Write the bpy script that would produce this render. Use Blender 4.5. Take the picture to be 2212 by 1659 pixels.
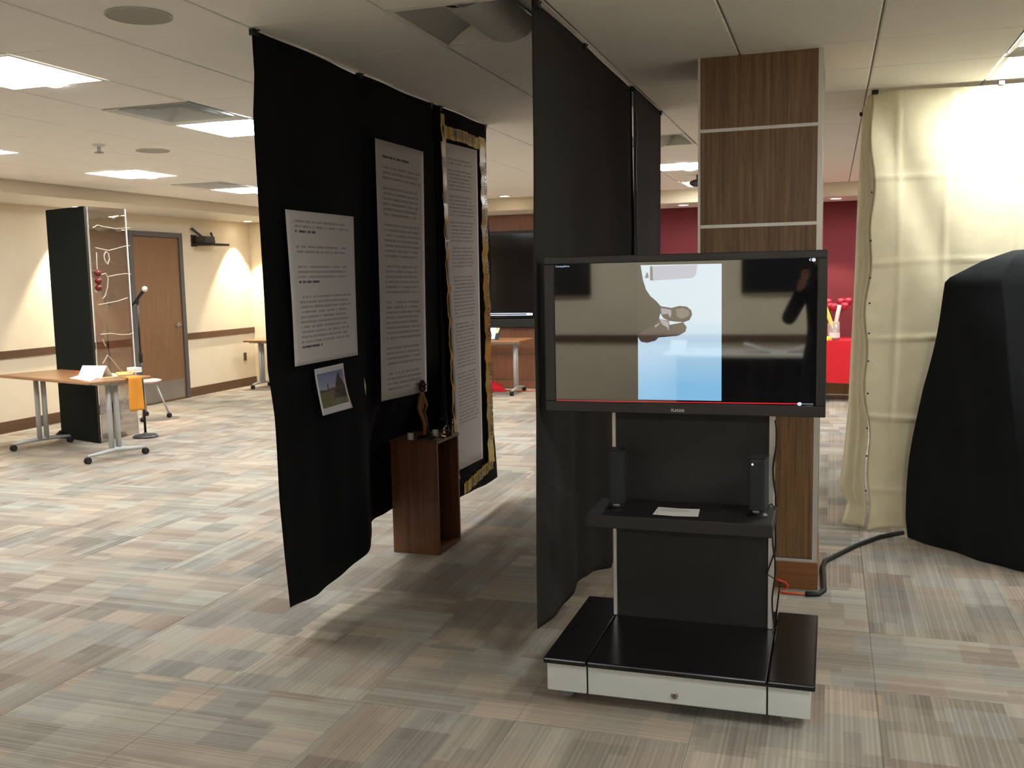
import bpy, bmesh, math, random
from mathutils import Vector, Matrix
random.seed(7)
sc = bpy.context.scene
col = sc.collection
for o in list(bpy.data.objects): bpy.data.objects.remove(o)

# ------------------------------------------------------------------ camera
W, H, F = 2212.0, 1659.0, 2090.0
YAW, PITCH, ROLL, EYE = math.radians(18.285), math.radians(6.276), math.radians(-1.176), 1.56
_f = Vector((-math.sin(YAW)*math.cos(PITCH), math.cos(YAW)*math.cos(PITCH), -math.sin(PITCH)))
_r = Vector((math.cos(YAW), math.sin(YAW), 0)); _u = _r.cross(_f)
R_ = _r*math.cos(ROLL) + _u*math.sin(ROLL); U_ = -_r*math.sin(ROLL) + _u*math.cos(ROLL)
CAM = Vector((0, 0, EYE))
cd = bpy.data.cameras.new('camera'); cam = bpy.data.objects.new('camera', cd); col.objects.link(cam)
m = Matrix((R_, U_, -_f)).transposed().to_4x4(); m.translation = CAM; cam.matrix_world = m
cd.sensor_fit = 'HORIZONTAL'; cd.sensor_width = 36; cd.lens = F/W*36; cd.clip_start = .03; cd.clip_end = 100
sc.camera = cam
def ray(x, y): return R_*((x-W/2)/F) - U_*((y-H/2)/F) + _f
def pz(x, y, z): d = ray(x, y); return CAM + d*((z-EYE)/d.z)
def pX(x, y, X): d = ray(x, y); return CAM + d*(X/d.x)
def pY(x, y, Y): d = ray(x, y); return CAM + d*(Y/d.y)
def proj(p):
    d = Vector(p)-CAM; w = d.dot(_f)
    return (W/2+F*d.dot(R_)/w, H/2-F*d.dot(U_)/w, w)

# ------------------------------------------------------------------ world, exposure
wd = bpy.data.worlds.new('world'); sc.world = wd; wd.use_nodes = True
wd.node_tree.nodes['Background'].inputs[0].default_value = (.9, .92, 1, 1)
wd.node_tree.nodes['Background'].inputs[1].default_value = 0.0
vs = sc.view_settings
vs.view_transform = 'Standard'; vs.look = 'None'; vs.gamma = 1; vs.use_curve_mapping = False
vs.exposure = 0.0
PANEL = 30.0       # radiance of the lit ceiling panels
SPOTW = 300.0       # watts of the recessed downlights

# ------------------------------------------------------------------ helpers
def lin(c):
    return tuple(((v/255)/12.92 if v/255 <= .04045 else ((v/255+.055)/1.055)**2.4) for v in c)
def nt(name):
    mt = bpy.data.materials.new(name); mt.use_nodes = True
    return mt, mt.node_tree, mt.node_tree.nodes['Principled BSDF']
def mat(name, rgb, rough=.6, metal=0, spec=.5, ior=1.5, emit=None, es=0, noise=0, nscale=20, bump=0, bscale=200, trans=0, alpha=1, sheen=0):
    mt, t, b = nt(name); c = lin(rgb)
    b.inputs['Base Color'].default_value = (*c, 1); b.inputs['Roughness'].default_value = rough
    b.inputs['Metallic'].default_value = metal; b.inputs['Specular IOR Level'].default_value = spec; b.inputs['IOR'].default_value = ior
    b.inputs['Transmission Weight'].default_value = trans; b.inputs['Alpha'].default_value = alpha
    if sheen: b.inputs['Sheen Weight'].default_value = sheen
    if emit: b.inputs['Emission Color'].default_value = (*lin(emit), 1); b.inputs['Emission Strength'].default_value = es
    if noise or bump:
        tc = t.nodes.new('ShaderNodeTexCoord')
    if noise:
        n = t.nodes.new('ShaderNodeTexNoise'); n.inputs['Scale'].default_value = nscale; n.inputs['Detail'].default_value = 4
        t.links.new(tc.outputs['Object'], n.inputs['Vector'])
        r = t.nodes.new('ShaderNodeMapRange'); r.inputs[1].default_value = .3; r.inputs[2].default_value = .7
        r.inputs[3].default_value = 1-noise; r.inputs[4].default_value = 1+noise
        t.links.new(n.outputs['Fac'], r.inputs[0])
        x = t.nodes.new('ShaderNodeVectorMath'); x.operation = 'SCALE'; x.inputs[0].default_value = c
        t.links.new(r.outputs[0], x.inputs['Scale']); t.links.new(x.outputs[0], b.inputs['Base Color'])
    if bump:
        n2 = t.nodes.new('ShaderNodeTexNoise'); n2.inputs['Scale'].default_value = bscale; n2.inputs['Detail'].default_value = 3
        t.links.new(tc.outputs['Object'], n2.inputs['Vector'])
        bp = t.nodes.new('ShaderNodeBump'); bp.inputs['Strength'].default_value = bump; bp.inputs['Distance'].default_value = .002
        t.links.new(n2.outputs['Fac'], bp.inputs['Height']); t.links.new(bp.outputs[0], b.inputs['Normal'])
    return mt
def wood(name, a, b_, axis='z', rough=.4, scale=1.0, coat=0):
    mt, t, b = nt(name)
    tc = t.nodes.new('ShaderNodeTexCoord'); mp = t.nodes.new('ShaderNodeMapping')
    s = {'x': (1.2, 45, 45), 'y': (45, 1.2, 45), 'z': (45, 45, 1.2)}[axis]
    mp.inputs['Scale'].default_value = tuple(v*scale for v in s)
    t.links.new(tc.outputs['Object'], mp.inputs['Vector'])
    n = t.nodes.new('ShaderNodeTexNoise'); n.inputs['Scale'].default_value = 1.6; n.inputs['Detail'].default_value = 7; n.inputs['Roughness'].default_value = .65
    t.links.new(mp.outputs[0], n.inputs['Vector'])
    cr = t.nodes.new('ShaderNodeValToRGB'); e = cr.color_ramp.elements
    e[0].position = .3; e[0].color = (*lin(a), 1); e[1].position = .72; e[1].color = (*lin(b_), 1)
    t.links.new(n.outputs['Fac'], cr.inputs[0]); t.links.new(cr.outputs[0], b.inputs['Base Color'])
    b.inputs['Roughness'].default_value = rough; b.inputs['Coat Weight'].default_value = coat
    return mt

class MB:
    def __init__(s): s.v = []; s.f = []; s.uv = None
    def add(s, vs_, fs):
        n = len(s.v); s.v += [tuple(v) for v in vs_]; s.f += [tuple(i+n for i in f) for f in fs]; return s
    def box(s, x0, x1, y0, y1, z0, z1, rz=0, piv=None):
        vs_ = [Vector(p) for p in ((x0,y0,z0),(x1,y0,z0),(x1,y1,z0),(x0,y1,z0),(x0,y0,z1),(x1,y0,z1),(x1,y1,z1),(x0,y1,z1))]
        if rz:
            c = Vector(piv) if piv else Vector(((x0+x1)/2, (y0+y1)/2, 0)); M = Matrix.Rotation(rz, 3, 'Z')
            vs_ = [M@(v-c)+c for v in vs_]
        return s.add(vs_, [(0,3,2,1),(4,5,6,7),(0,1,5,4),(1,2,6,5),(2,3,7,6),(3,0,4,7)])
    def bar(s, a, b, w, h):   # square bar a->b
        a, b = Vector(a), Vector(b); d = (b-a).normalized(); up = Vector((0,0,1)) if abs(d.z) < .95 else Vector((0,1,0))
        sx = d.cross(up).normalized()*w/2; sy = sx.cross(d).normalized()*h/2
        vs_ = [a-sx-sy, a+sx-sy, a+sx+sy, a-sx+sy, b-sx-sy, b+sx-sy, b+sx+sy, b-sx+sy]
        return s.add(vs_, [(0,3,2,1),(4,5,6,7),(0,1,5,4),(1,2,6,5),(2,3,7,6),(3,0,4,7)])
    def tube(s, pts, r, n=10, cap=True):
        pts = [Vector(p) for p in pts]; k = len(pts); rs = r if isinstance(r, (list, tuple)) else [r]*k
        rings = []; prev = None
        for i, p in enumerate(pts):
            d = (pts[min(i+1,k-1)]-pts[max(i-1,0)]).normalized()
            if prev is None: up = Vector((0,0,1)) if abs(d.z) < .9 else Vector((0,1,0)); sx = d.cross(up).normalized()
            else: sx = (prev - d*prev.dot(d)).normalized()
            prev = sx; sy = sx.cross(d)
            rings.append([p + (sx*math.cos(2*math.pi*j/n)+sy*math.sin(2*math.pi*j/n))*rs[i] for j in range(n)])
        vs_ = [v for rg in rings for v in rg]; fs = []
        for i in range(k-1):
            for j in range(n): fs.append((i*n+j, (i+1)*n+j, (i+1)*n+(j+1)%n, i*n+(j+1)%n))
        if cap: fs += [tuple(range(n)), tuple(reversed(range((k-1)*n, k*n)))]
        return s.add(vs_, fs)
    def lathe(s, prof, c=(0,0,0), n=20, axis='z', sx=1, sy=1):
        vs_ = []; k = len(prof)
        for r, h in prof:
            for j in range(n):
                a = 2*math.pi*j/n; x, y = r*math.cos(a)*sx, r*math.sin(a)*sy
                p = {'z': (x, y, h), 'y': (x, h, y), 'x': (h, x, y)}[axis]
                vs_.append((p[0]+c[0], p[1]+c[1], p[2]+c[2]))
        fs = [(i*n+j, i*n+(j+1)%n, (i+1)*n+(j+1)%n, (i+1)*n+j) for i in range(k-1) for j in range(n)]
        fs += [tuple(reversed(range(n))), tuple(range((k-1)*n, k*n))]
        return s.add(vs_, fs)
    def sphere(s, c, r, n=12, k=8, sc_=(1,1,1)):
        prof = [(max(1e-4, r*math.sin(math.pi*i/k)), -r*math.cos(math.pi*i/k)*sc_[2]) for i in range(k+1)]
        return s.lathe(prof, c, n, sx=sc_[0], sy=sc_[1])
    def grid(s, fn, nu, nv):    # fn(u,v)->Vector
        n = len(s.v)
        if s.uv is None: s.uv = []
        for j in range(nv+1):
            for i in range(nu+1):
                s.v.append(tuple(fn(i/nu, j/nv))); s.uv.append((i/nu, j/nv))
        for j in range(nv):
            for i in range(nu):
                a = n+j*(nu+1)+i; s.f.append((a, a+1, a+nu+2, a+nu+1))
        return s
    def prism(s, poly, d):      # poly list of Vectors (planar), extruded by vector d
        poly = [Vector(p) for p in poly]; d = Vector(d); k = len(poly)
        return s.add(poly+[p+d for p in poly], [tuple(reversed(range(k))), tuple(range(k, 2*k))]+[(i, (i+1)%k, (i+1)%k+k, i+k) for i in range(k)])
    def build(s, name, mt, parent=None, smooth=False, world=True, bevel=0, solid=0, kind=None, sub=0):
        me = bpy.data.meshes.new(name)
        vs_ = s.v
        if parent is not None and world:
            inv = wmat(parent).inverted(); vs_ = [tuple(inv@Vector(v)) for v in vs_]
        elif parent is None and world and s.v:
            xs = [v[0] for v in vs_]; ys = [v[1] for v in vs_]; zs = [v[2] for v in vs_]
            org = Vector(((min(xs)+max(xs))/2, (min(ys)+max(ys))/2, min(zs))); vs_ = [tuple(Vector(v)-org) for v in vs_]
        me.from_pydata(vs_, [], s.f); me.validate(); me.update()
        if s.uv and len(s.uv) == len(vs_):
            ul = me.uv_layers.new(name='UVMap')
            for lp in me.loops: ul.data[lp.index].uv = s.uv[lp.vertex_index]
        bm = bmesh.new(); bm.from_mesh(me)
        if not s.uv: bmesh.ops.recalc_face_normals(bm, faces=bm.faces)
        bm.to_mesh(me); bm.free()
        if mt: me.materials.append(mt)
        if smooth: me.polygons.foreach_set('use_smooth', [True]*len(me.polygons))
        o = bpy.data.objects.new(name, me); col.objects.link(o)
        if parent is not None: o.parent = parent
        elif world and s.v: o.location = org
        if bevel:
            b = o.modifiers.new('bevel', 'BEVEL'); b.width = bevel; b.segments = 2; b.limit_method = 'ANGLE'
        if solid:
            b = o.modifiers.new('solid', 'SOLIDIFY'); b.thickness = solid; b.offset = 0
        if sub:
            b = o.modifiers.new('sub', 'SUBSURF'); b.levels = sub; b.render_levels = sub
        if kind: o['kind'] = kind
        return o
def wmat(o):
    M = o.matrix_basis.copy()
    while o.parent is not None: o = o.parent; M = o.matrix_basis@M
    return M
def tag(o, label, cat, group=None):
    o['label'] = label; o['category'] = cat
    if group: o['group'] = group
    return o
def thing(name, label, cat, loc=(0,0,0), rz=0, group=None):
    o = bpy.data.objects.new(name, None); o.empty_display_size = .1; col.objects.link(o)
    o.location = loc; o.rotation_euler = (0,0,rz); o.matrix_basis = Matrix.Translation(loc)@Matrix.Rotation(rz,4,'Z')
    return tag(o, label, cat, group)
def struct(o, label=None):
    o['kind'] = 'structure'
    if label: o['label'] = label
    return o
def part(name, shape, mt, parent, **k):
    b = MB(); shape(b); return b.build(name, mt, parent, **k)
def copy_tree(o, parent=None):
    c = o.copy(); col.objects.link(c); c.parent = parent
    if parent is None: c.matrix_basis = o.matrix_basis.copy()
    for ch in o.children: copy_tree(ch, c)
    return c
def text_mesh(name, txt, size, mt, parent, M, thick=.0, align='CENTER', sx=1.0, bold=0):
    cu = bpy.data.curves.new(name, 'FONT'); cu.body = txt; cu.size = size; cu.align_x = align; cu.align_y = 'CENTER'; cu.extrude = thick; cu.offset = bold
    cu.resolution_u = 2
    tmp = bpy.data.objects.new(name, cu); col.objects.link(tmp)
    dg = bpy.context.evaluated_depsgraph_get(); me = bpy.data.meshes.new_from_object(tmp.evaluated_get(dg))
    bpy.data.objects.remove(tmp); bpy.data.curves.remove(cu)
    me.transform(M@Matrix.Diagonal((sx,1,1,1))); me.transform(wmat(parent).inverted())
    me.materials.clear(); me.materials.append(mt)
    o = bpy.data.objects.new(name, me); col.objects.link(o); o.parent = parent
    return o
def frame(x, y, z, o):   # matrix from axes
    M = Matrix((Vector(x), Vector(y), Vector(z))).transposed().to_4x4(); M.translation = Vector(o); return M
def sstep(a, b, x):
    t = min(1, max(0, (x-a)/(b-a))); return t*t*(3-2*t)
def interp(tab, x):
    if x <= tab[0][0]: return tab[0][1]
    for (a, va), (b, vb) in zip(tab, tab[1:]):
        if x <= b: return va+(vb-va)*(x-a)/(b-a)
    return tab[-1][1]

# ------------------------------------------------------------------ materials
M = {}
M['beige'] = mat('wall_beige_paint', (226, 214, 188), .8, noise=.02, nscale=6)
M['beige_dark'] = mat('soffit_paint', (196, 182, 156), .8)  # beige paint with the soffit's shade put into the colour
M['red'] = mat('wall_dark_red_paint', (104, 26, 36), .75, noise=.05, nscale=4)
M['ceil'] = mat('ceiling_tile_white', (243, 240, 232), .9, noise=.03, nscale=90, bump=.25, bscale=260)
M['grid'] = mat('ceiling_grid_metal', (120, 117, 106), .5)
M['white'] = mat('white_paint', (225, 222, 212), .5)
M['rail'] = wood('dark_rail_wood', (78, 54, 34), (108, 78, 50), 'y', .5)
M['colwood'] = wood('column_veneer', (88, 64, 40), (148, 112, 74), 'z', .38)
M['plinth_wood'] = wood('plinth_veneer', (118, 74, 42), (148, 98, 58), 'x', .4)
M['backwood'] = wood('back_wall_veneer', (104, 64, 44), (142, 94, 66), 'z', .4)
M['doorwood'] = wood('door_veneer', (112, 80, 54), (142, 106, 74), 'z', .4)
M['boxwood'] = wood('box_wood', (72, 42, 24), (124, 78, 46), 'z', .45, .7)
M['tablewood'] = wood('table_laminate', (134, 94, 60), (166, 122, 82), 'x', .35)
M['alu'] = mat('brushed_aluminium', (216, 214, 210), .35, metal=.6)
M['silver'] = mat('silver_leg_paint', (186, 190, 190), .4, metal=.25)
M['cartsilver'] = mat('cart_silver_laminate', (204, 210, 206), .45, metal=.05)
M['frame'] = mat('door_frame_grey_paint', (86, 84, 84), .5)
M['steel'] = mat('steel', (170, 168, 165), .3, metal=.9)
M['blackcloth'] = mat('black_cloth', (17, 19, 20), .95, spec=.15, noise=.12, nscale=60, bump=.3, bscale=500)
M['greycloth'] = mat('charcoal_sheer_cloth', (50, 49, 47), .95, spec=.15, noise=.1, nscale=50, bump=.3, bscale=500)
M['shinycloth'] = mat('black_satin_cloth', (13, 18, 20), .8, spec=.25, noise=.12, nscale=8, bump=.2, bscale=300)
M['cream'] = mat('cream_muslin', (222, 214, 180), .9, spec=.15, noise=.04, nscale=12, bump=.2, bscale=500)
M['blacklam'] = mat('black_laminate', (16, 15, 16), .22, noise=.15, nscale=160)
M['blackmatt'] = mat('black_matt_laminate', (26, 24, 23), .55, noise=.12, nscale=200)
M['blackplastic'] = mat('black_plastic', (20, 20, 21), .42)
M['tvbezel'] = mat('tv_bezel_plastic', (34, 32, 30), .4)
M['rubber'] = mat('black_rubber', (22, 22, 22), .8)
M['foam'] = mat('black_foam_board', (22, 28, 27), .9, spec=.2, noise=.1, nscale=40)
M['paper'] = mat('white_paper', (232, 230, 228), .8)
M['orange'] = mat('orange_cord', (226, 84, 24), .5)
M['redcloth'] = mat('red_table_cloth', (206, 18, 34), .8, noise=.08, nscale=20)
M['yellow'] = mat('yellow_tape_film', (200, 170, 54), .28, spec=.45, bump=.5, bscale=70)
M['ink'] = mat('black_ink', (18, 16, 10), .5)
M['amber'] = mat('mustard_cloth', (214, 140, 36), .8)
M['dim'] = mat('grey_diffuser', (172, 172, 166), .6)
M['lit'] = mat('lit_diffuser', (240, 240, 236), .6, emit=(250, 252, 255), es=PANEL)
M['can'] = mat('lit_lamp', (255, 250, 235), .5, emit=(255, 240, 214), es=30)
M['screw'] = mat('dark_pin', (20, 20, 18), .4)

def carpet_material():
    mt, t, b = nt('carpet_tile'); N = t.nodes.new; L = t.links.new
    g = N('ShaderNodeNewGeometry'); sp = N('ShaderNodeSeparateXYZ'); L(g.outputs['Position'], sp.inputs[0])
    def math_(op, a, b_=None, c=None):
        n = N('ShaderNodeMath'); n.operation = op
        for i, v in enumerate((a, b_, c)):
            if v is None: continue
            if hasattr(v, 'type'): L(v, n.inputs[i])
            else: n.inputs[i].default_value = v
        return n.outputs[0]
    X, Y = sp.outputs[0], sp.outputs[1]
    tx = math_('DIVIDE', math_('SUBTRACT', X, .18), .61); ty = math_('DIVIDE', math_('SUBTRACT', Y, .05), .61)
    ix, iy = math_('FLOOR', tx), math_('FLOOR', ty)
    def wn(a, b_, c=0.0):
        cb = N('ShaderNodeCombineXYZ')
        for i, v in enumerate((a, b_, c)):
            if hasattr(v, 'type'): L(v, cb.inputs[i])
            else: cb.inputs[i].default_value = v
        w = N('ShaderNodeTexWhiteNoise'); w.noise_dimensions = '3D'; L(cb.outputs[0], w.inputs['Vector']); return w
    tile = wn(ix, iy, 3.3)
    turn = math_('GREATER_THAN', tile.outputs['Value'], .62)
    def sel(a, b_):
        n = N('ShaderNodeMix'); n.data_type = 'FLOAT'; L(turn, n.inputs[0]); L(a, n.inputs[2]); L(b_, n.inputs[3]); return n.outputs[0]
    u = sel(X, Y); v = sel(Y, X)          # stripes run along v
    cu = math_('FLOOR', math_('MULTIPLY', u, 16.4))
    sh = wn(cu, 1.7, 9.1)
    cv = math_('FLOOR', math_('MULTIPLY_ADD', v, 3.0, math_('MULTIPLY', sh.outputs['Value'], 7.0)))
    cu2 = math_('FLOOR', math_('MULTIPLY', u, 4.92))
    cv2 = math_('FLOOR', math_('MULTIPLY_ADD', v, 4.92, math_('MULTIPLY', wn(cu2, 5.5).outputs['Value'], 5.0)))
    p1 = wn(cu, cv, 2.0).outputs['Value']; p2 = wn(cu2, cv2, 6.0).outputs['Value']
    st = N('ShaderNodeTexWhiteNoise'); st.noise_dimensions = '1D'; L(math_('FLOOR', math_('MULTIPLY', u, 115)), st.inputs['W'])
    rib = math_('SINE', math_('MULTIPLY', u, 2*math.pi*60))
    no = N('ShaderNodeTexNoise'); no.inputs['Scale'].default_value = 260; no.inputs['Detail'].default_value = 2; L(g.outputs['Position'], no.inputs['Vector'])
    f = math_('MULTIPLY_ADD', p1, .17, math_('MULTIPLY', p2, .24))
    f = math_('MULTIPLY_ADD', st.outputs['Value'], .15, f)
    f = math_('ADD', math_('MULTIPLY_ADD', tile.outputs['Value'], .12, f), .05)
    f = math_('MULTIPLY_ADD', no.outputs['Fac'], .24, f)
    f = math_('MULTIPLY_ADD', rib, .022, f)
    cr = N('ShaderNodeValToRGB'); e = cr.color_ramp.elements
    e[0].position = .2; e[0].color = (*lin((116, 108, 100)), 1); e[1].position = .85; e[1].color = (*lin((190, 182, 167)), 1)
    k = e.new(.5); k.color = (*lin((153, 146, 136)), 1)
    L(f, cr.inputs[0])
    # tint of the yarn patches: brown to blue-grey
    tn = wn(cu2, cv2, 11.0).outputs['Value']
    cr2 = N('ShaderNodeValToRGB'); q = cr2.color_ramp.elements
    q[0].position = .0; q[0].color = (1.0, .915, .845, 1); q[1].position = 1; q[1].color = (.90, .975, 1.0, 1)
    z = q.new(.5); z.color = (1, .98, .94, 1)
    L(tn, cr2.inputs[0])
    mx = N('ShaderNodeVectorMath'); mx.operation = 'MULTIPLY'; L(cr.outputs[0], mx.inputs[0]); L(cr2.outputs[0], mx.inputs[1])
    L(mx.outputs[0], b.inputs['Base Color']); b.inputs['Roughness'].default_value = .95; b.inputs['Specular IOR Level'].default_value = .1
    bp = N('ShaderNodeBump'); bp.inputs['Strength'].default_value = .2; bp.inputs['Distance'].default_value = .002
    L(math_('ADD', rib, no.outputs['Fac']), bp.inputs['Height']); L(bp.outputs[0], b.inputs['Normal'])
    return mt
M['carpet'] = carpet_material()

def text_sheet(name, lines, base=(214, 210, 208), w0=.11, w1=.90, top=.04, bot=.94, title=None, bold=(), gaps=()):
    """printed page: rows of word-like dashes across UV space"""
    mt, t, b = nt(name); N = t.nodes.new; L = t.links.new
    uv = N('ShaderNodeUVMap'); sp = N('ShaderNodeSeparateXYZ'); L(uv.outputs[0], sp.inputs[0])
    def m_(op, a, b_=None, c=None):
        n = N('ShaderNodeMath'); n.operation = op
        for i, v in enumerate((a, b_, c)):
            if v is None: continue
            if hasattr(v, 'type'): L(v, n.inputs[i])
            else: n.inputs[i].default_value = v
        return n.outputs[0]
    U = sp.outputs[0]; V = m_('SUBTRACT', 1.0, sp.outputs[1])
    row = m_('MULTIPLY', m_('SUBTRACT', V, top), lines/(bot-top))
    ri = m_('FLOOR', row); rf = m_('FRACT', row)
    def wn1(x, s):
        n = N('ShaderNodeTexWhiteNoise'); n.noise_dimensions = '2D'; cb = N('ShaderNodeCombineXYZ'); cb.inputs[1].default_value = s
        L(x, cb.inputs[0]); L(cb.outputs[0], n.inputs['Vector']); return n.outputs['Value']
    inrow = m_('MULTIPLY', m_('GREATER_THAN', rf, .28), m_('LESS_THAN', rf, .74))
    end = m_('MULTIPLY_ADD', wn1(ri, 4.0), -.10, w1)
    inx = m_('MULTIPLY', m_('GREATER_THAN', U, w0), m_('LESS_THAN', U, end))
    iny = m_('MULTIPLY', m_('GREATER_THAN', V, top), m_('LESS_THAN', V, bot))
    no = N('ShaderNodeTexNoise'); no.noise_dimensions = '2D'; no.inputs['Scale'].default_value = 1; no.inputs['Detail'].default_value = 2
    cb = N('ShaderNodeCombineXYZ'); L(m_('MULTIPLY', U, 34), cb.inputs[0]); L(m_('MULTIPLY', ri, 7.3), cb.inputs[1]); L(cb.outputs[0], no.inputs['Vector'])
    word = m_('GREATER_THAN', no.outputs['Fac'], .40)
    ink = m_('MULTIPLY', m_('MULTIPLY', inrow, inx), m_('MULTIPLY', iny, word))
    ink = m_('MULTIPLY', ink, .42)
    def rows(lst):
        acc = None
        for r in lst:
            e_ = m_('COMPARE', ri, float(r), .4); acc = e_ if acc is None else m_('MAXIMUM', acc, e_)
        return acc
    if gaps: ink = m_('MULTIPLY', ink, m_('SUBTRACT', 1.0, rows(gaps)))
    if bold:                       # rows of short heavy type
        bi = m_('MULTIPLY', m_('MULTIPLY', rows([r for r, _ in bold]), inrow), m_('MULTIPLY', m_('GREATER_THAN', U, w0), m_('LESS_THAN', U, bold[0][1])))
        bi = m_('MULTIPLY', bi, m_('MULTIPLY', word, .85)); lng = m_('SUBTRACT', 1.0, rows([r for r, _ in bold]))
        ink = m_('MAXIMUM', m_('MULTIPLY', ink, lng), bi)
    mx = N('ShaderNodeMix'); mx.data_type = 'RGBA'; mx.inputs[6].default_value = (*lin(base), 1); mx.inputs[7].default_value = (*lin((46, 42, 48)), 1)
    L(ink, mx.inputs[0]); L(mx.outputs[2], b.inputs['Base Color']); b.inputs['Roughness'].default_value = .75; b.inputs['Specular IOR Level'].default_value = .25
    return mt

# ------------------------------------------------------------------ room shell
XL, XR, YB, YF, CE = -8.45, 4.6, 12.95, -3.80, 2.59
SX, SY, SLZ, SBZ = -7.47, 12.08, 2.47, 2.43          # soffit faces and undersides
floor = struct(part('floor', lambda b: b.box(XL-.2, XR+.2, YF-.2, YB+.2, -.2, -.008), mat('floor_slab', (70, 66, 60), .9), None), 'floor of patterned carpet tiles')
ceiling = struct(part('ceiling', lambda b: b.box(XL-.2, XR+.2, YF-.2, YB+.2, 2.76, 2.9), mat('ceiling_slab', (90, 88, 84), .9), None), 'suspended ceiling of square white tiles')
wl = struct(part('wall_left', lambda b: b.box(XL-.15, XL, YF-.15, YB+.15, -.2, 2.76), M['beige'], None), 'cream painted wall with door and chair rail')
struct(part('wall_right', lambda b: b.box(XR, XR+.15, YF-.15, YB+.15, -.2, 2.76), M['beige'], None))
struct(part('wall_front', lambda b: b.box(XL, XR, YF-.15, YF, -.2, 2.76), M['beige'], None))
struct(part('wall_back', lambda b: b.box(XL, XR, YB, YB+.15, -.2, 2.76), M['red'], None), 'dark red back wall')
wcorner = struct(part('wall_back_corner', lambda b: b.box(XL+.001, -6.3, YB-.02, YB, 0, 2.6), M['beige'], None))
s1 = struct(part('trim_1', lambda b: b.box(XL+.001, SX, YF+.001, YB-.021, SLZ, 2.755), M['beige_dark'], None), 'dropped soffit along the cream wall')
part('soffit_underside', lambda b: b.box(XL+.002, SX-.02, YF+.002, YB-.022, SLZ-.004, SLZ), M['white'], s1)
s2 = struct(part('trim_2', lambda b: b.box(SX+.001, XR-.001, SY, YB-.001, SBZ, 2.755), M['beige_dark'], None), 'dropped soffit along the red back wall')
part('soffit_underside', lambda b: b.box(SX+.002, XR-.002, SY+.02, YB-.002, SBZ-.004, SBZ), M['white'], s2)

# carpet tiles: the 300 largest in view are parts, the rest one field
TS = .61
def tile_shape(b, x0, x1, y0, y1, g=.0004):
    e = .0015; z0, z1 = -.008, 0.0
    b.add([(x0+g,y0+g,z0),(x1-g,y0+g,z0),(x1-g,y1-g,z0),(x0+g,y1-g,z0),
           (x0+g,y0+g,z1-.0012),(x1-g,y0+g,z1-.0012),(x1-g,y1-g,z1-.0012),(x0+g,y1-g,z1-.0012),
           (x0+g+e,y0+g+e,z1),(x1-g-e,y0+g+e,z1),(x1-g-e,y1-g-e,z1),(x0+g+e,y1-g-e,z1)],
          [(0,1,5,4),(1,2,6,5),(2,3,7,6),(3,0,4,7),(4,5,9,8),(5,6,10,9),(6,7,11,10),(7,4,8,11),(8,9,10,11)])
cells = []
for i in range(-15, 9):
    for j in range(-8, 23):
        x0, y0 = .18+i*TS, .05+j*TS
        a0, a1, b0, b1 = max(x0, XL), min(x0+TS, XR), max(y0, YF), min(y0+TS, YB)
        if a1-a0 < .02 or b1-b0 < .02: continue
        full = (a1-a0 > TS-.001 and b1-b0 > TS-.001)
        px = proj(((a0+a1)/2, (b0+b1)/2, 0)); vis = px[2] > .3 and -150 < px[0] < W+150 and px[1] < H+250
        cells.append((px[2] if vis else 1e3+abs(px[2]), full, vis, a0, a1, b0, b1))
cells.sort()
mb = MB(); tile_shape(mb, -TS/2, TS/2, -TS/2, TS/2); proto = None; rest = MB(); n = 0
for d, full, vis, a0, a1, b0, b1 in cells:
    if vis and full and n < 300:
        if proto is None:
            proto = mb.build('carpet_tile', M['carpet'], floor, world=False); o = proto
        else:
            o = proto.copy(); col.objects.link(o)
        o.location = Vector(((a0+a1)/2, (b0+b1)/2, 0))-floor.location; n += 1
    else: tile_shape(rest, a0, a1, b0, b1)
rest.build('carpet_field', M['carpet'], floor, kind='stuff')

# ceiling grid cells
GX, GY, PX, PY = .18, 4.15, .61, .635
def cx(i): return GX+PX*i
def cy(j): return GY+PY*j
LIT = [(-7,-1),(-7,2),(-7,5),(-7,8),(-11,-1),(-11,2),(-11,5),(-11,8),(-11,11),(-3,8),(-3,11),(1,2),(1,8),(1,11),
       (1,-4),(-8,-11),(-5,-11),(-2,-11),(1,-11),(5,2),(5,-4)]  # unseen front panel added to brighten cart; rear row set to light mirrored wall
OFF = [(-3,-1),(-3,2),(-3,5)]
VENT = [(-7,1),(-11,7),(1,1)]
taken = set(LIT+OFF+VENT)
def ctile(b, x0, x1, y0, y1):
    gx, gy, e, z, zt = .004, .0012, .006, 0.0, .012
    b.add([(x0+gx,y0+gy,zt),(x1-gx,y0+gy,zt),(x1-gx,y1-gy,zt),(x0+gx,y1-gy,zt),
           (x0+gx,y0+gy,z+.003),(x1-gx,y0+gy,z+.003),(x1-gx,y1-gy,z+.003),(x0+gx,y1-gy,z+.003),
           (x0+gx+e,y0+gy+.002,z),(x1-gx-e,y0+gy+.002,z),(x1-gx-e,y1-gy-.002,z),(x0+gx+e,y1-gy-.002,z)],
          [(0,4,5,1),(1,5,6,2),(2,6,7,3),(3,7,4,0),(4,8,9,5),(5,9,10,6),(6,10,11,7),(7,11,8,4),(8,11,10,9),(0,1,2,3)])
mb = MB(); ctile(mb, -PX/2, PX/2, -PY/2, PY/2); proto = None; rest = MB()
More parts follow.
